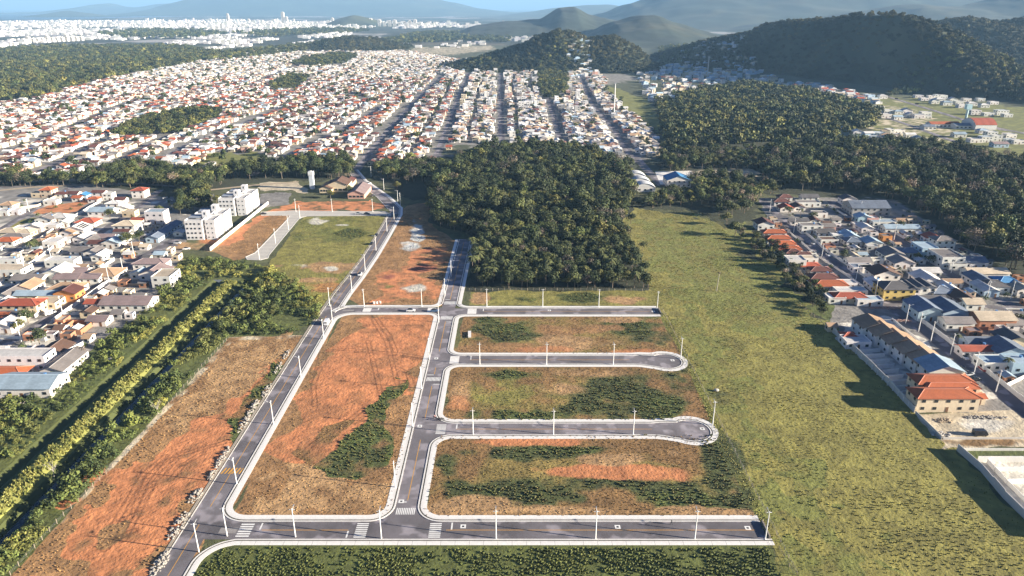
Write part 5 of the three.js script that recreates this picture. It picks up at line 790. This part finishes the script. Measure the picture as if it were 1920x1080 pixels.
// small works east of the wood: pale arched sheds and a blue-roofed hall
{
  const arch = (w, dp, h, rise) => { const wl = new MB(), rf = new MB(), n = 10, at = (i) => { const t = i / n * 2 - 1; return [t * w / 2, h + rise * (1 - t * t)]; }; wl.box(-w / 2, w / 2, 0, h, -dp / 2, dp / 2); for (let i = 0; i < n; i++) { const a = at(i), b = at(i + 1); rf.slab([a[0] * 1.02, a[1] + 0.1, dp / 2 + 0.3], [b[0] * 1.02, b[1] + 0.1, dp / 2 + 0.3], [b[0] * 1.02, b[1] + 0.1, -dp / 2 - 0.3], [a[0] * 1.02, a[1] + 0.1, -dp / 2 - 0.3], 0.12); for (const s of [1, -1]) { const p = [[a[0], h, s * dp / 2], [b[0], h, s * dp / 2], [b[0], b[1], s * dp / 2], [a[0], a[1], s * dp / 2]]; if (s > 0) wl.quad(...p); else wl.quad(p[1], p[0], p[3], p[2]); } } return [wl.geo(), rf.geo()]; };
  const shed = (x, y, w, dp, h, rise, c, label, cat = 'shed') => { const [X, d] = G(x, y, h), [a, b] = arch(w, dp, h, rise), o = thing('arched_shed', label, cat, X, d); part('wall', a, mat('wall', [0.76, 0.75, 0.74]), o); part('roof', b, mat('roof', c), o); for (let i = 0; i < 3; i++) part('window', boxGeo(1.6, 1.2, 0.1), M.glass, o).position.set((i - 1) * w / 3.4, 1.4, dp / 2 + 0.04); return o; };
  shed(1192, 328, 16, 12, 4, 3, [0.6, 0.62, 0.64], 'rearmost of three pale arched sheds east of the wood'); shed(1200, 338, 16, 12, 4, 3, [0.6, 0.62, 0.64], 'middle one of three pale arched sheds east of the wood'); shed(1208, 348, 16, 12, 4, 3, [0.66, 0.67, 0.68], 'front one of three pale arched sheds east of the wood');
  const s = { ...spec('1270 330 20 18 6 z lbl w'), tank: false }; s.shape = 'z'; s.rc = 'blu'; buildHouse(s, 'bright blue gabled works hall with a white yard east of the wood', 'works', -1); delete scene.children[scene.children.length - 1].userData.group;
  structure('yard', flat(P('1228,322 1296,320 1316,346 1238,346').map((q) => G(...q)), 0.06), M.paleConcrete);
  // estate school: long building, red barrel-roofed court, cyan tower
  const e = (x, y, w, dp, h, rc, label, name) => { const [X, d] = G(x, y, h), [a, b] = houseShell(w, dp, h, 'x', 0.3), o = thing(name, label, 'school', X, d); part('wall', a, mat('wall', WALL.w[1]), o); part('roof', b, mat('roof', ROOF[rc][1]), o); for (let i = 0; i < Math.round(w / 5); i++) part('window', boxGeo(2.6, 1.4, 0.1), M.glass, o).position.set((i + 0.5) * 5 - w / 2, 1.4, dp / 2 + 0.04); return o; };
  e(1768, 231, 36, 14, 4.5, 'ora', 'long red-roofed school building in the estate below the hill', 'school_building'); e(1812, 234, 34, 14, 4.2, 'sbl', 'slate-roofed school building joined to the red-roofed one', 'school_building'); e(1740, 236, 14, 12, 4, 'sbl', 'small blue-grey school pavilion left of the red-roofed building', 'school_building');
  shed(1836, 231, 30, 26, 6, 6.5, ROOF.red[1], 'sports court under a red barrel roof in the estate', 'sports hall').rotation.y = Math.PI / 2;
  const [X, d] = G(1811, 222), o = thing('water_tower', 'pale cyan water tower standing behind the estate school', 'water tower', X, d); part('shaft', new THREE.CylinderGeometry(1.5, 1.5, 12, 12).translate(0, 6, 0), mat('wall', [0.55, 0.72, 0.78]), o); part('tank', new MB().box(-3.6, 3.6, 12.002, 18.5, -3, 3).geo(), mat('wall', [0.45, 0.66, 0.74]), o);
}
// tall communication masts among the houses
for (const [x, y, yt, l] of [[1151, 216, 157, 'tall white lighting mast beside the meadow in the town'], [1326, 144, 107, 'tall mast among the houses at the right hill foot'], [998, 97, 70, 'white mast on the flank of the hill behind the town'], [944, 60, 40, 'mast on the plain before the blue hill']]) { const [X, d] = G(x, y), h = topHeight(yt, d), o = thing('mast', l, 'mast', X, d), r = d / 1500; part('pole', new THREE.CylinderGeometry(0.5 * r + 0.2, 0.9 * r + 0.2, h, 8).translate(0, h / 2, 0), M.pole, o); part('head', new MB().box(-2 * r, 2 * r, h + 0.01, h + 1.4 * r, -0.8 * r, 0.8 * r, true).geo(), M.steel, o); }
// ---------------------------------------------------------------- walls of the pasture side and of the yards
seed(41);
{
  const wallMat = mat('wall', [0.6, 0.585, 0.56]), white = mat('wall', [0.8, 0.79, 0.77]);
  const run = (s, h, m, label, t = 0.2) => { const p = P(s).map((q) => G(...q)), b = new MB(), n = offsets(p, false); for (let i = 0; i + 1 < p.length; i++) { const L2 = Math.hypot(p[i + 1][0] - p[i][0], p[i + 1][1] - p[i][1]), parts = Math.max(1, Math.round(L2 / 9)); for (let k = 0; k < parts; k++) { const u = k / parts, v = (k + 1) / parts, q = (w, o, y) => [mix(p[i][0], p[i + 1][0], w) + n[i][0] * o, y, -(mix(p[i][1], p[i + 1][1], w) + n[i][1] * o)], hh = h * rr(0.9, 1.1), a = q(u, -t / 2, 0), c = q(v, -t / 2, 0), d = q(v, t / 2, 0), e = q(u, t / 2, 0), U = (w) => [w[0], hh, w[2]]; b.quad(a, c, U(c), U(a)).quad(d, e, U(e), U(d)).quad(c, d, U(d), U(c)).quad(e, a, U(a), U(e)).quad(U(a), U(c), U(d), U(e)); } } return solo('boundary_wall', b.geo(), m, label, 'wall'); };
  run('1549,613 1603,660 1660,716 1714,774', 2.6, wallMat, 'long grey boundary wall between the pasture and the tan-roofed row'); run('1716,776 1765,824', 1.3, wallMat, 'low wall between the pasture and the dirt yard');
  run('1794,845 1839,884 1881,934 1960,1012', 2.8, wallMat, 'grey boundary wall along the pasture at the lower right corner'); run('1472,474 1512,520 1553,568', 2.2, white, 'white rear wall of the orange-roofed row'); run('1794,845 1960,845', 1.0, white, 'white kerb wall between dirt yard and grassy plot'); run('1768,824 1960,823', 0.8, wallMat, 'low pale wall at the foot of the dirt yard'); run('1832,866 1960,866', 2.2, white, 'white panelled wall in front of the corner houses');
  run('1716,595 1776,640 1838,690 1885,727 1960,788', 2.0, white, 'white front wall along the right side of the second lane'); run('1672,600 1722,640 1790,694 1845,742', 1.2, white, 'low white front wall along the left side of the second lane');
  run('1492,423 1556,477 1604,508 1660,548', 1.6, white, 'front wall along the right side of the upper lane'); run('1470,428 1530,480 1578,511 1620,540', 1.2, white, 'front wall along the left side of the upper lane'); run('1578,382 1660,428 1726,466 1800,506', 1.8, white, 'front wall along the upper side of the forest lane'); run('1552,386 1640,438 1700,472', 1.4, white, 'front wall along the lower side of the forest lane');
  run('1850,868 1880,900 1940,960', 1.6, white, 'inner white wall of the paved corner yard'); run('1862,884 1960,882', 1.8, white, 'white cross wall of the paved corner yard'); run('1886,908 1960,905', 1.8, white, 'second white cross wall of the paved corner yard');
  run('1885,727 1940,700', 2, white, 'curved white garden wall at the right edge');
  for (let i = 0; i < 12; i++) { const t = i / 11, x = mix(1604, 1712, t), y = mix(663, 772, t); run(`${x},${y} ${x + 46 - 14 * t},${y - 3 - 2 * t}`, 1.9, white, `white yard wall, ${ordinal(i)} from far end behind the pasture wall`); }
  run('0,634 85,640 130,600', 1.6, white, 'white yard wall before the lane in the left-hand houses'); run('98,604 140,575 196,535 240,505', 1.8, white, 'white front wall along the right side of the scrub lane'); run('66,596 118,556 180,512 215,488', 1.8, white, 'white front wall along the left side of the scrub lane'); run('96,684 158,652', 3.2, white, 'tall white wall of the grey workshop facing the scrub'); run('60,462 110,425 190,378', 1.8, white, 'white wall along the third lane of the left-hand houses'); run('0,536 70,488 116,455', 1.8, white, 'white wall along the middle lane of the left-hand houses'); run('0,590 40,570', 1.6, white, 'white yard wall left of the red hipped house'); run('206,536 262,536', 1.4, mat('wall', [0.55, 0.42, 0.3]), 'brown yard wall around the small vacant plot'); run('200,578 268,578', 1.1, white, 'white wall in front of the long mauve-roofed house'); run('120,592 200,586', 1.2, white, 'white wall before the small red-roofed house'); run('20,395 70,388 110,368', 1.8, mat('wall', [0.66, 0.58, 0.46]), 'cream wall of the plot above the red clay terrace');
}
// unfinished brick shell beside the scrub lane
{ const [X, d] = G(118, 628), o = thing('unfinished_house', 'unfinished brick house shell without a roof beside the scrub lane', 'house shell', X, d + 6), b = new MB(); for (const r of [[-8.5, 8.5, 5.7, 6], [-8.5, 8.5, -6, -5.7], [-8.5, -8.2, -5.69, 5.69], [8.2, 8.5, -5.69, 5.69], [-1.5, -1.25, -5.69, 5.69]]) b.box(r[0], r[1], 0, 2.4 + rr(-0.3, 0.3), r[2], r[3]); part('wall', b.geo(), mat('wall', WALL.k[1]), o); part('floor', new MB().box(-8.19, 8.19, 0, 0.12, -5.69, 5.69).geo(), mat('conc', [0.3, 0.26, 0.24]), o); for (const x of [-6, 3, 6]) part('doorway', boxGeo(1, 2, 0.36), M.darkMetal, o).position.set(x, 0.13, 5.85); }
// ---------------------------------------------------------------- lamp poles
{
  const H = 9.8, proto = { pole: new THREE.CylinderGeometry(0.11, 0.2, H, 8).translate(0, H / 2, 0), arm: null, lamp: null };
  const arm = new MB(); limb(arm, [0, H - 0.9, 0], [1.5, H - 0.25, 0], 0.06, 0.05, 5); proto.arm = arm.geo(); proto.cross = new MB().box(-0.06, 0.06, H - 0.45, H - 0.3, -0.75, 0.75, true).geo(); proto.lamp = new MB().box(1.4, 2.1, H - 0.36, H - 0.2, -0.15, 0.15, true).geo();
  let src = null;
  const post = (x, y, turn, label) => { const [X, d] = G(x, y); let o = src; if (!o) { o = src = thing('lamp_post', label, 'lamp post', X, d, turn, 'white lamp posts along the new streets'); part('pole', proto.pole, M.pole, o); part('lamp', proto.lamp, M.steel, part('arm', proto.arm, M.pole, o)); part('crossarm', proto.cross, M.pole, o); } else o = copyOf(src, X, d, turn, label); return o; };
  const row = (s, turn, phrase) => P(s).forEach(([x, y], i) => post(x, y, turn, `white concrete lamp post, ${ordinal(i)} ${phrase}`));
  const F = Math.PI / 2;
  row('373,1035 426,1005 554,1006.5 715,1009.7 930,1009.7 1116.5,1010.4 1302.5,1010.4 1434.5,1012', F, 'from the left along the bottom street'); row('887,814 1037.5,815 1187,815 1336,797', F, 'from the left along the lower cul-de-sac'); row('899.6,683.5 1024.7,684 1149.6,684 1276,672.7', F, 'from the left along the upper cul-de-sac');
  row('912.8,575.5 1017.5,576 1122.5,576.5 1232,580.5', -F, 'from the left along the top street east'); row('683,575.5 791,575.5', -F, 'from the left along the top street west');
  row('444,908 513,796 564.6,708 607,635.5 623.5,607 660,549 684.7,507 705,469.6 725.6,434 739,413', Math.PI, 'nearest on right side of the avenue'); row('741,914 774,800 790,729 804.5,673 822.6,604.5 834,555 846,519', 0, 'nearest on left side of the central street'); post(618, 573, 0, 'white lamp post on the left side of the avenue near the junction');
  row('699,397 623,397 555,397', -F, 'from right along north side of paved lane'); row('562.6,410 541,431 516.7,456 486.4,486', 0, 'from far end along the paved lane leg'); row('750.7,385 746,380 720,357 696,332', Math.PI, 'round the avenue bend');
  row('1443,398 1488,436 1540,486 1604,528 1640,558', 0, 'from the far end along the upper lane right'); row('1698,606 1722,622 1745,640 1782,664 1826,700 1867,735', 0, 'from the far end along the second lane right'); row('1612,402 1646,432 1676,450 1783,512 1850,560 1895,560', 0, 'from the far end along the forest lane right'); row('252,482 232,514 205,530 97,489 47,510 55,397 40,640 118,590', 0, 'among the left-hand houses from the back');
}
// ---------------------------------------------------------------- vehicles
{
  const profile = (pts, w, b = 0.06) => { const g = new THREE.ExtrudeGeometry(new THREE.Shape(pts.map((p) => new THREE.Vector2(p[0], p[1]))), { depth: w - 2 * b, bevelEnabled: true, bevelSize: b, bevelThickness: b, bevelSegments: 2, steps: 1 }); g.translate(0, 0, -(w - 2 * b) / 2); return g; };
  const carBody = profile([[-2.05, 0.32], [2.0, 0.32], [2.05, 0.7], [1.9, 0.88], [0.95, 0.98], [-1.5, 1.0], [-2.02, 0.95], [-2.1, 0.6]], 1.68), carCabin = profile([[-1.72, 0.96], [0.98, 0.96], [0.3, 1.42], [-0.1, 1.47], [-1.15, 1.45]], 1.5, 0.1), carRoof = new MB().box(-1.08, 0.12, 1.472, 1.5, -0.55, 0.55, true).geo();
  const vanBody = profile([[-2.5, 0.35], [2.3, 0.35], [2.4, 0.85], [2.15, 1.15], [1.5, 2.05], [1.3, 2.2], [-2.4, 2.2], [-2.5, 2.0]], 1.85), vanGlass = profile([[1.2, 1.25], [2.12, 1.25], [1.56, 1.98], [1.2, 1.98]], 1.9, 0.05);
  const wheel = new THREE.CylinderGeometry(0.32, 0.32, 0.22, 14).rotateX(Math.PI / 2);
  const rim = new THREE.CylinderGeometry(0.18, 0.18, 0.235, 10).rotateX(Math.PI / 2);
  const paint = (c) => new THREE.MeshPhysicalMaterial({ color: new THREE.Color().setRGB(...c), roughness: 0.35, clearcoat: 0.6, clearcoatRoughness: 0.15 });
  const PAINT = { white: paint([0.8, 0.8, 0.8]), blue: paint([0.06, 0.13, 0.25]), dark: paint([0.03, 0.03, 0.035]), silver: paint([0.5, 0.51, 0.52]), red: paint([0.4, 0.04, 0.03]) };
  const car = (x, y, c, turn, label) => { const [X, d] = G(x, y), o = thing('car', label, 'car', X, d, turn); o.position.y = 0.03; part('body', carBody, PAINT[c], o); part('window', carCabin, M.glass, o); part('roof', carRoof, PAINT[c], o); for (const [a, b] of [[-1.3, 0.76], [-1.3, -0.76], [1.28, 0.76], [1.28, -0.76]]) { const wh = part('wheel', wheel, M.rubber, o); wh.position.set(a, 0.32, b); part('rim', rim, M.steel, wh); } const lamp = boxGeo(0.06, 0.14, 0.3); for (const s of [-0.55, 0.55]) { part('headlight', lamp, M.steel, o).position.set(2.06, 0.62, s); } return o; };
  const van = (x, y, c, turn, label) => { const [X, d] = G(x, y), o = thing('van', label, 'van', X, d, turn); o.position.y = 0.03; part('body', vanBody, PAINT[c], o); part('windscreen', vanGlass, M.glass, o); for (const s of [-0.93, 0.93]) part('window', boxGeo(1.6, 0.55, 0.04), M.glass, o).position.set(-0.6, 1.3, s); part('rear_window', boxGeo(0.04, 0.55, 1.3), M.glass, o).position.set(-2.57, 1.3, 0); for (const [a, b] of [[-1.6, 0.82], [-1.6, -0.82], [1.55, 0.82], [1.55, -0.82]]) part('wheel', wheel, M.rubber, o).position.set(a, 0.32, b); return o; };
  const U = Math.PI / 2;
  van(613, 607, 'white', U, 'white delivery van driving up the avenue beside the clay lot'); car(770.5, 584, 'white', 0, 'white car driving along the top street west of the junction'); car(815.5, 584.5, 'blue', 0, 'dark blue car at the top junction of the central street');
  car(675, 515.5, 'white', U, 'white car on the avenue beside the grassy lot'); car(697, 458, 'dark', U, 'dark car parked at the left kerb of the avenue, lower one'); car(706, 442, 'dark', U, 'dark car parked at the left kerb of the avenue, upper one'); car(494, 402, 'dark', 0, 'dark car at the left end of the paved lane'); car(672, 402, 'silver', 0, 'silver car on the paved lane'); car(688, 402, 'dark', 0, 'dark car on the paved lane near the avenue'); car(700, 368, 'dark', 0.6, 'dark car at the school entrance by the avenue bend'); car(692, 345, 'white', 1.1, 'white car on the avenue beyond the bend');
  car(1808, 672, 'white', -U, 'white car parked at the wall in the second lane right'); car(1806, 694, 'dark', -U, 'dark car in the front yard left of the second lane'); car(1818, 704, 'silver', 0.2, 'silver car in a front yard left of the second lane'); car(1829, 713, 'dark', 0, 'dark car in the last front yard left of the second lane'); car(1842, 694, 'red', -U, 'dark red car beside the white modern wall'); car(1624, 535, 'white', -U, 'white car in the upper lane before the slate roof'); car(1651, 547, 'white', -U, 'white car at the lower end of the upper lane'); car(1524, 458, 'silver', -U, 'silver car in the upper lane beside the orange roofs'); car(1553, 480, 'white', -U, 'white car in the middle of the upper lane'); car(1500, 455, 'dark', 0, 'dark car in a front yard by the upper lane');
  van(1837, 816, 'dark', 0, 'dark brown truck standing in the dirt yard'); van(95, 589, 'white', 0.9, 'white van in the scrub lane beside the cream yard'); car(176, 556, 'white', 0.9, 'white car parked higher up the scrub lane'); car(228, 519, 'silver', 0.9, 'silver car in front of the mauve double roof'); car(333, 457, 'white', 0, 'white car in front of the front apartment block'); car(350, 468, 'white', 0.2, 'white car on the earth drive below the apartments');
  car(310, 372, 'silver', 0.8, 'silver car in the shaded yard behind the red villa'); car(318, 378, 'white', 0.8, 'white car in the shaded yard behind the red villa'); van(1681, 186, 'dark', 0, 'dark bus on the road through the estate'); van(1719, 196, 'dark', 0, 'dark truck on the road through the estate');
}
// ---------------------------------------------------------------- people
const cloth = { dark: mat('plain', [0.02, 0.022, 0.028], { roughness: 0.95 }), skin: mat('plain', [0.3, 0.17, 0.11], { roughness: 0.7 }), pale: mat('plain', [0.62, 0.58, 0.55]), pink: mat('plain', [0.55, 0.3, 0.26]), hair: mat('plain', [0.015, 0.012, 0.01]) };
function body(joints, bones) {         // one continuous figure: tapered limbs joined at shared joints
  const m = new MB(); for (const [a, b] of bones) { const p = joints[a], q = joints[b]; limb(m, p, q, p[3], q[3], 8); }
  const gs = [m.geo()]; for (const k in joints) { const [x, y, z, r] = joints[k]; const s = new THREE.SphereGeometry(r * 1.01, 8, 6); s.translate(x, y, z); gs.push(s.toNonIndexed()); } return mergeGeometries(gs);
}
const BONES = [['hip', 'chest'], ['chest', 'neck'], ['chest', 'ls'], ['chest', 'rs'], ['ls', 'le'], ['le', 'lh'], ['rs', 're'], ['re', 'rh'], ['hip', 'lp'], ['hip', 'rp'], ['lp', 'lk'], ['lk', 'la'], ['la', 'lt'], ['rp', 'rk'], ['rk', 'ra'], ['ra', 'rt'], ['neck', 'head']];
function person(X, d, y, turn, top, label, pose) {
  const j = pose, o = thing('person', label, 'person', X, d, turn); o.position.y = y; part('body', body(j, BONES), top, o); const h = new THREE.SphereGeometry(0.115, 12, 10); h.scale(0.9, 1.12, 1); h.translate(j.head[0], j.head[1] + 0.07, j.head[2]); part('head', h, cloth.skin, o); const hr = new THREE.SphereGeometry(0.122, 12, 8, 0, 6.3, 0, 1.5); hr.translate(j.head[0] - 0.015, j.head[1] + 0.09, j.head[2]); part('hair', hr, cloth.hair, o);
  for (const s of ['lh', 'rh']) { const hand = new MB(), [x, yy, z] = j[s]; hand.box(x - 0.02, x + 0.02, yy - 0.1, yy, z - 0.04, z + 0.04, true); for (let f = 0; f < 4; f++) limb(hand, [x, yy - 0.09, z - 0.033 + f * 0.022], [x + 0.02, yy - 0.165 + 0.008 * Math.abs(f - 1.5), z - 0.036 + f * 0.024], 0.009, 0.007, 4); limb(hand, [x + 0.01, yy - 0.03, z + 0.035], [x + 0.04, yy - 0.09, z + 0.055], 0.01, 0.008, 4); part('hand', hand.geo(), cloth.skin, o); }
  return o;
}
const walking = { hip: [0, 0.95, 0, 0.15], chest: [0.03, 1.3, 0, 0.155], neck: [0.04, 1.48, 0, 0.06], head: [0.06, 1.6, 0, 0.06], ls: [0.03, 1.4, 0.19, 0.06], rs: [0.03, 1.4, -0.19, 0.06], le: [-0.12, 1.14, 0.24, 0.048], lh: [-0.08, 0.9, 0.26, 0.034], re: [0.16, 1.15, -0.24, 0.048], rh: [0.34, 0.98, -0.24, 0.034], lp: [0, 0.92, 0.09, 0.1], rp: [0, 0.92, -0.09, 0.1], lk: [0.2, 0.52, 0.1, 0.065], la: [0.22, 0.08, 0.1, 0.045], lt: [0.36, 0.04, 0.11, 0.035], rk: [-0.08, 0.5, -0.1, 0.065], ra: [-0.34, 0.14, -0.1, 0.045], rt: [-0.24, 0.05, -0.11, 0.035] };
const riding = { hip: [-0.15, 0.88, 0, 0.15], chest: [0.0, 1.2, 0, 0.155], neck: [0.06, 1.38, 0, 0.06], head: [0.1, 1.5, 0, 0.06], ls: [0.02, 1.3, 0.19, 0.06], rs: [0.02, 1.3, -0.19, 0.06], le: [0.22, 1.08, 0.26, 0.048], lh: [0.46, 1.07, 0.26, 0.034], re: [0.22, 1.08, -0.26, 0.048], rh: [0.46, 1.07, -0.26, 0.034], lp: [-0.13, 0.86, 0.1, 0.1], rp: [-0.13, 0.86, -0.1, 0.1], lk: [0.3, 0.78, 0.2, 0.07], la: [0.18, 0.38, 0.2, 0.045], lt: [0.32, 0.33, 0.21, 0.035], rk: [0.3, 0.78, -0.2, 0.07], ra: [0.18, 0.38, -0.2, 0.045], rt: [0.32, 0.33, -0.21, 0.035] };
{ const [X, d] = G(1259, 983.5); person(X, d, 0.03, Math.PI, cloth.dark, 'person in dark clothes walking along the bottom street near its end', walking); }
{
  const bike = (X, d, turn, c, label) => { const o = thing('motorbike', label, 'motorbike', X, d, turn), t = new THREE.TorusGeometry(0.27, 0.06, 8, 18); o.position.y = 0.03; for (const x of [-0.62, 0.64]) part('wheel', t, M.rubber, o).position.set(x, 0.33, 0); const b = new MB(); limb(b, [-0.62, 0.33, 0], [-0.1, 0.5, 0], 0.05, 0.09); limb(b, [-0.1, 0.45, 0], [0.3, 0.72, 0], 0.12, 0.1); limb(b, [0.64, 0.33, 0], [0.44, 1.02, 0], 0.045, 0.045); part('frame', b.geo(), M.darkMetal, o); const s = new THREE.SphereGeometry(0.2, 12, 8); s.scale(1.5, 0.75, 0.8); s.translate(0.16, 0.82, 0); part('tank', s, c, o); part('seat', new MB().box(-0.7, -0.02, 0.72, 0.83, -0.14, 0.14, true).geo(), M.rubber, o); const h = new MB(); limb(h, [0.46, 1.05, -0.36], [0.46, 1.05, 0.36], 0.025, 0.025); part('handlebar', h.geo(), M.steel, o); return o; };
  const [X, d] = G(815.5, 785); bike(X, d, 2.6, mat('plain', [0.5, 0.5, 0.5]), 'motorbike ridden out of the lower cul-de-sac at the corner'); person(X, d, 0.03, 2.6, cloth.pink, 'person in pale pink top riding the motorbike at the corner', riding);
  const [X2, d2] = G(829, 787.5); bike(X2, d2, 2.9, cloth.dark, 'dark motorbike standing at the kerb behind the rider'); const [X3, d3] = G(823, 789); bike(X3, d3, 2.8, cloth.dark, 'dark motorbike between the rider and the kerb'); person(X3, d3, 0.03, 2.8, cloth.dark, 'person in dark clothes on the motorbike between rider and kerb', riding);
}
// ---------------------------------------------------------------- small things on the lots
{
  const ring = new THREE.LatheGeometry([[0.42, 0], [0.55, 0], [0.55, 1.2], [0.42, 1.2], [0.42, 0]].map((p) => new THREE.Vector2(...p)), 20);
  [[701, 570, 'leftmost'], [706.5, 569.5, 'middle one'], [712.5, 569, 'rightmost']].forEach(([x, y, w], i) => { const [X, d] = G(x, y), o = solo('concrete_ring', ring, M.paleConcrete, `white concrete pipe ring, ${w} of three standing by the top street`, 'pipe ring', 'pipe rings by the top street'); o.position.set(X, 0.1, -d); });
  { const a = G(876, 637, 0), o = thing('concrete_slab', 'long white concrete slab lying tilted on the green lot', 'slab', G(880.5, 629)[0], G(880.5, 629)[1], 0.06); const b = new MB().box(-0.7, 0.7, 0.5, 0.9, -3.2, 3.2, true); part('slab', b.geo(), M.paleConcrete, o); part('support', new MB().box(-0.5, 0.5, 0, 0.498, -2.6, -1.8).box(-0.5, 0.5, 0, 0.498, 1.8, 2.6).geo(), M.stone, o); }
  // heaps of broken stone along the west side of the avenue
  seed(51);
  const rocks = (x, y, n, rx, rz, label, turn, m = M.stone) => { const [X, d] = G(x, y), o = thing('rubble_heap', label, 'rubble', X, d, turn), gs = []; for (let k = 0; k < n; k++) { const g = new THREE.IcosahedronGeometry(rr(0.16, 0.46), 0), a = rr(0, 6.28), q = Math.sqrt(rnd()); g.rotateX(rr(0, 3)); g.rotateY(rr(0, 3)); g.scale(rr(0.8, 1.5), rr(0.5, 0.9), rr(0.8, 1.4)); g.translate(Math.cos(a) * q * rx, 0.15 + 0.8 * (1 - q) * rnd(), Math.sin(a) * q * rz); gs.push(g); } const g = mergeGeometries(gs); g.computeVertexNormals(); part('stone', g, m, o).userData.kind = 'stuff'; return o; };
  const pale = mat('conc', [0.4, 0.37, 0.33]);
  [[335, 985, 90, 1.6, 6.5], [367, 930, 60, 1.7, 4], [300, 1058, 90, 1.6, 5], [418, 856, 70, 1.2, 6], [398, 890, 40, 1, 4], [456, 795, 60, 1.2, 6], [475, 764, 70, 1.3, 6], [500, 733, 60, 1.2, 6], [522, 690, 40, 1, 5], [537, 665, 30, 1, 5]].forEach(([x, y, n, a, b], i) => rocks(x, y, n, a, b, `heap of pale broken stone, ${ordinal(i)} ${'beside the avenue on the west clay lot'}`, 0.03, pale));
  rocks(1848, 783, 80, 8, 1.2, 'row of broken stones below the red-roofed house in dirt yard', 0, pale); rocks(1764, 815, 60, 3.4, 2.2, 'grey gravel heap beside the low wall of the dirt yard', 0); rocks(1770, 789, 50, 3.5, 1.6, 'sand and stone heap under the red-roofed house', 0, mat('conc', [0.5, 0.4, 0.28])); rocks(30, 760, 40, 4, 1.6, 'white rubble on the grass before the left workshop', 0.6, pale); rocks(1660, 578, 160, 9, 1.6, 'long heap of reddish rubble at the end of the upper lane', 0, mat('conc', [0.42, 0.28, 0.24])); rocks(1690, 602, 90, 5, 1.2, 'reddish rubble beside the tan-roofed row', 0.0, mat('conc', [0.42, 0.28, 0.24]));
  // fences: wooden posts and wire
  const fence = (pts, step, h, label) => { const o = thing('wire_fence', label, 'fence', 0, 0), w = new MB(), pg = new MB().box(-0.07, 0.07, 0, h, -0.07, 0.07).geo(); let first = null; for (let i = 0; i + 1 < pts.length; i++) { const a = pts[i], b = pts[i + 1], L2 = Math.hypot(b[0] - a[0], b[1] - a[1]), n = Math.max(1, Math.round(L2 / step)); for (let k = 0; k < n; k++) { const t = k / n, X = mix(a[0], b[0], t), d = mix(a[1], b[1], t); const p = part('post', pg, M.wood, o); p.position.set(X, 0, -d); p.rotation.y = k; p.scale.y = 0.9 + 0.25 * hash2(k, i); } for (const y of [0.5, 0.85, 1.2]) limb(w, [a[0], y, -a[1]], [b[0], y, -b[1]], 0.012, 0.012, 3); } part('wire', w.geo(), M.steel, o); return o; };
  fence([[75.4, 150], [75.2, 200], [75, 260], [74.6, 330]], 3.2, 1.5, 'wire fence of wooden posts between the lots and the pasture'); fence(P('20,1079 120,968 235,855 345,728 385,682 430,633').map((q) => G(...q)), 3.4, 1.6, 'wire fence of pale posts between the clay lot and the drain scrub'); fence(P('880,545 1000,545 1100,545 1225,546').map((q) => G(...q)), 3.0, 1.5, 'wire fence of wooden posts along the front of the wood');
  fence(P('1460,1030 1490,1080').map((q) => G(...q)), 3, 1.4, 'short wire fence running down from the street end'); fence(P('1500,572 1550,614').map((q) => G(...q)), 3, 1.4, 'short wire fence beside the small green paddock');
  // barrier at the street ends
  for (const [X, d0, d1, l] of [[72.9, 164, 171, 'low concrete barrier closing the bottom street'], [72.9, 324, 331, 'low concrete barrier closing the top street']]) solo('barrier', new MB().box(X - 0.2, X + 0.2, 0, 0.9, -d1, -d0).geo(), mat('conc', [0.3, 0.26, 0.22]), l, 'barrier');
  { const [X, d] = G(1343.5, 546), o = thing('dead_palm', 'bare palm trunk standing alone in the pasture', 'palm trunk', X, d); const m = new MB(); limb(m, [0, -0.2, 0], [0.5, 10.6, 0], 0.24, 0.15, 8); part('trunk', m.geo(), mat('plain', [0.45, 0.4, 0.32]), o); const c = palmCrown(0, 0.9, 7); c.p = c.p.map((v, i) => i % 3 === 1 ? v + 10.5 : i % 3 === 0 ? v + 0.5 : v); part('dead_fronds', tint(c, [0.06, 0.05, 0.03]).geo(), M.leaf, o); }
  { const [X, d] = G(1343, 733), o = thing('rock', 'pale rock in the pasture near the fence', 'rock', X, d); const g = new THREE.IcosahedronGeometry(0.9, 1); g.scale(1.2, 0.7, 0.9); g.translate(0, 0.4, 0); part('stone', g, M.stone, o); }
  { const b = new MB().slab([-4, 2.6, 2.5], [4, 2.6, 2.5], [4, 3.1, -2.5], [-4, 3.1, -2.5], 0.12), [X, d] = G(1455, 464), o = thing('garden_shed', 'small shed with a white sheet roof in the trees behind orange roofs', 'shed', X, d); part('roof', b.geo(), mat('roof', [0.6, 0.62, 0.64]), o); part('wall', new MB().box(-3.6, 3.6, 0, 2.45, -2.2, 2.2).geo(), mat('wall', [0.3, 0.25, 0.2]), o); }
}
renderer.render(scene, camera);
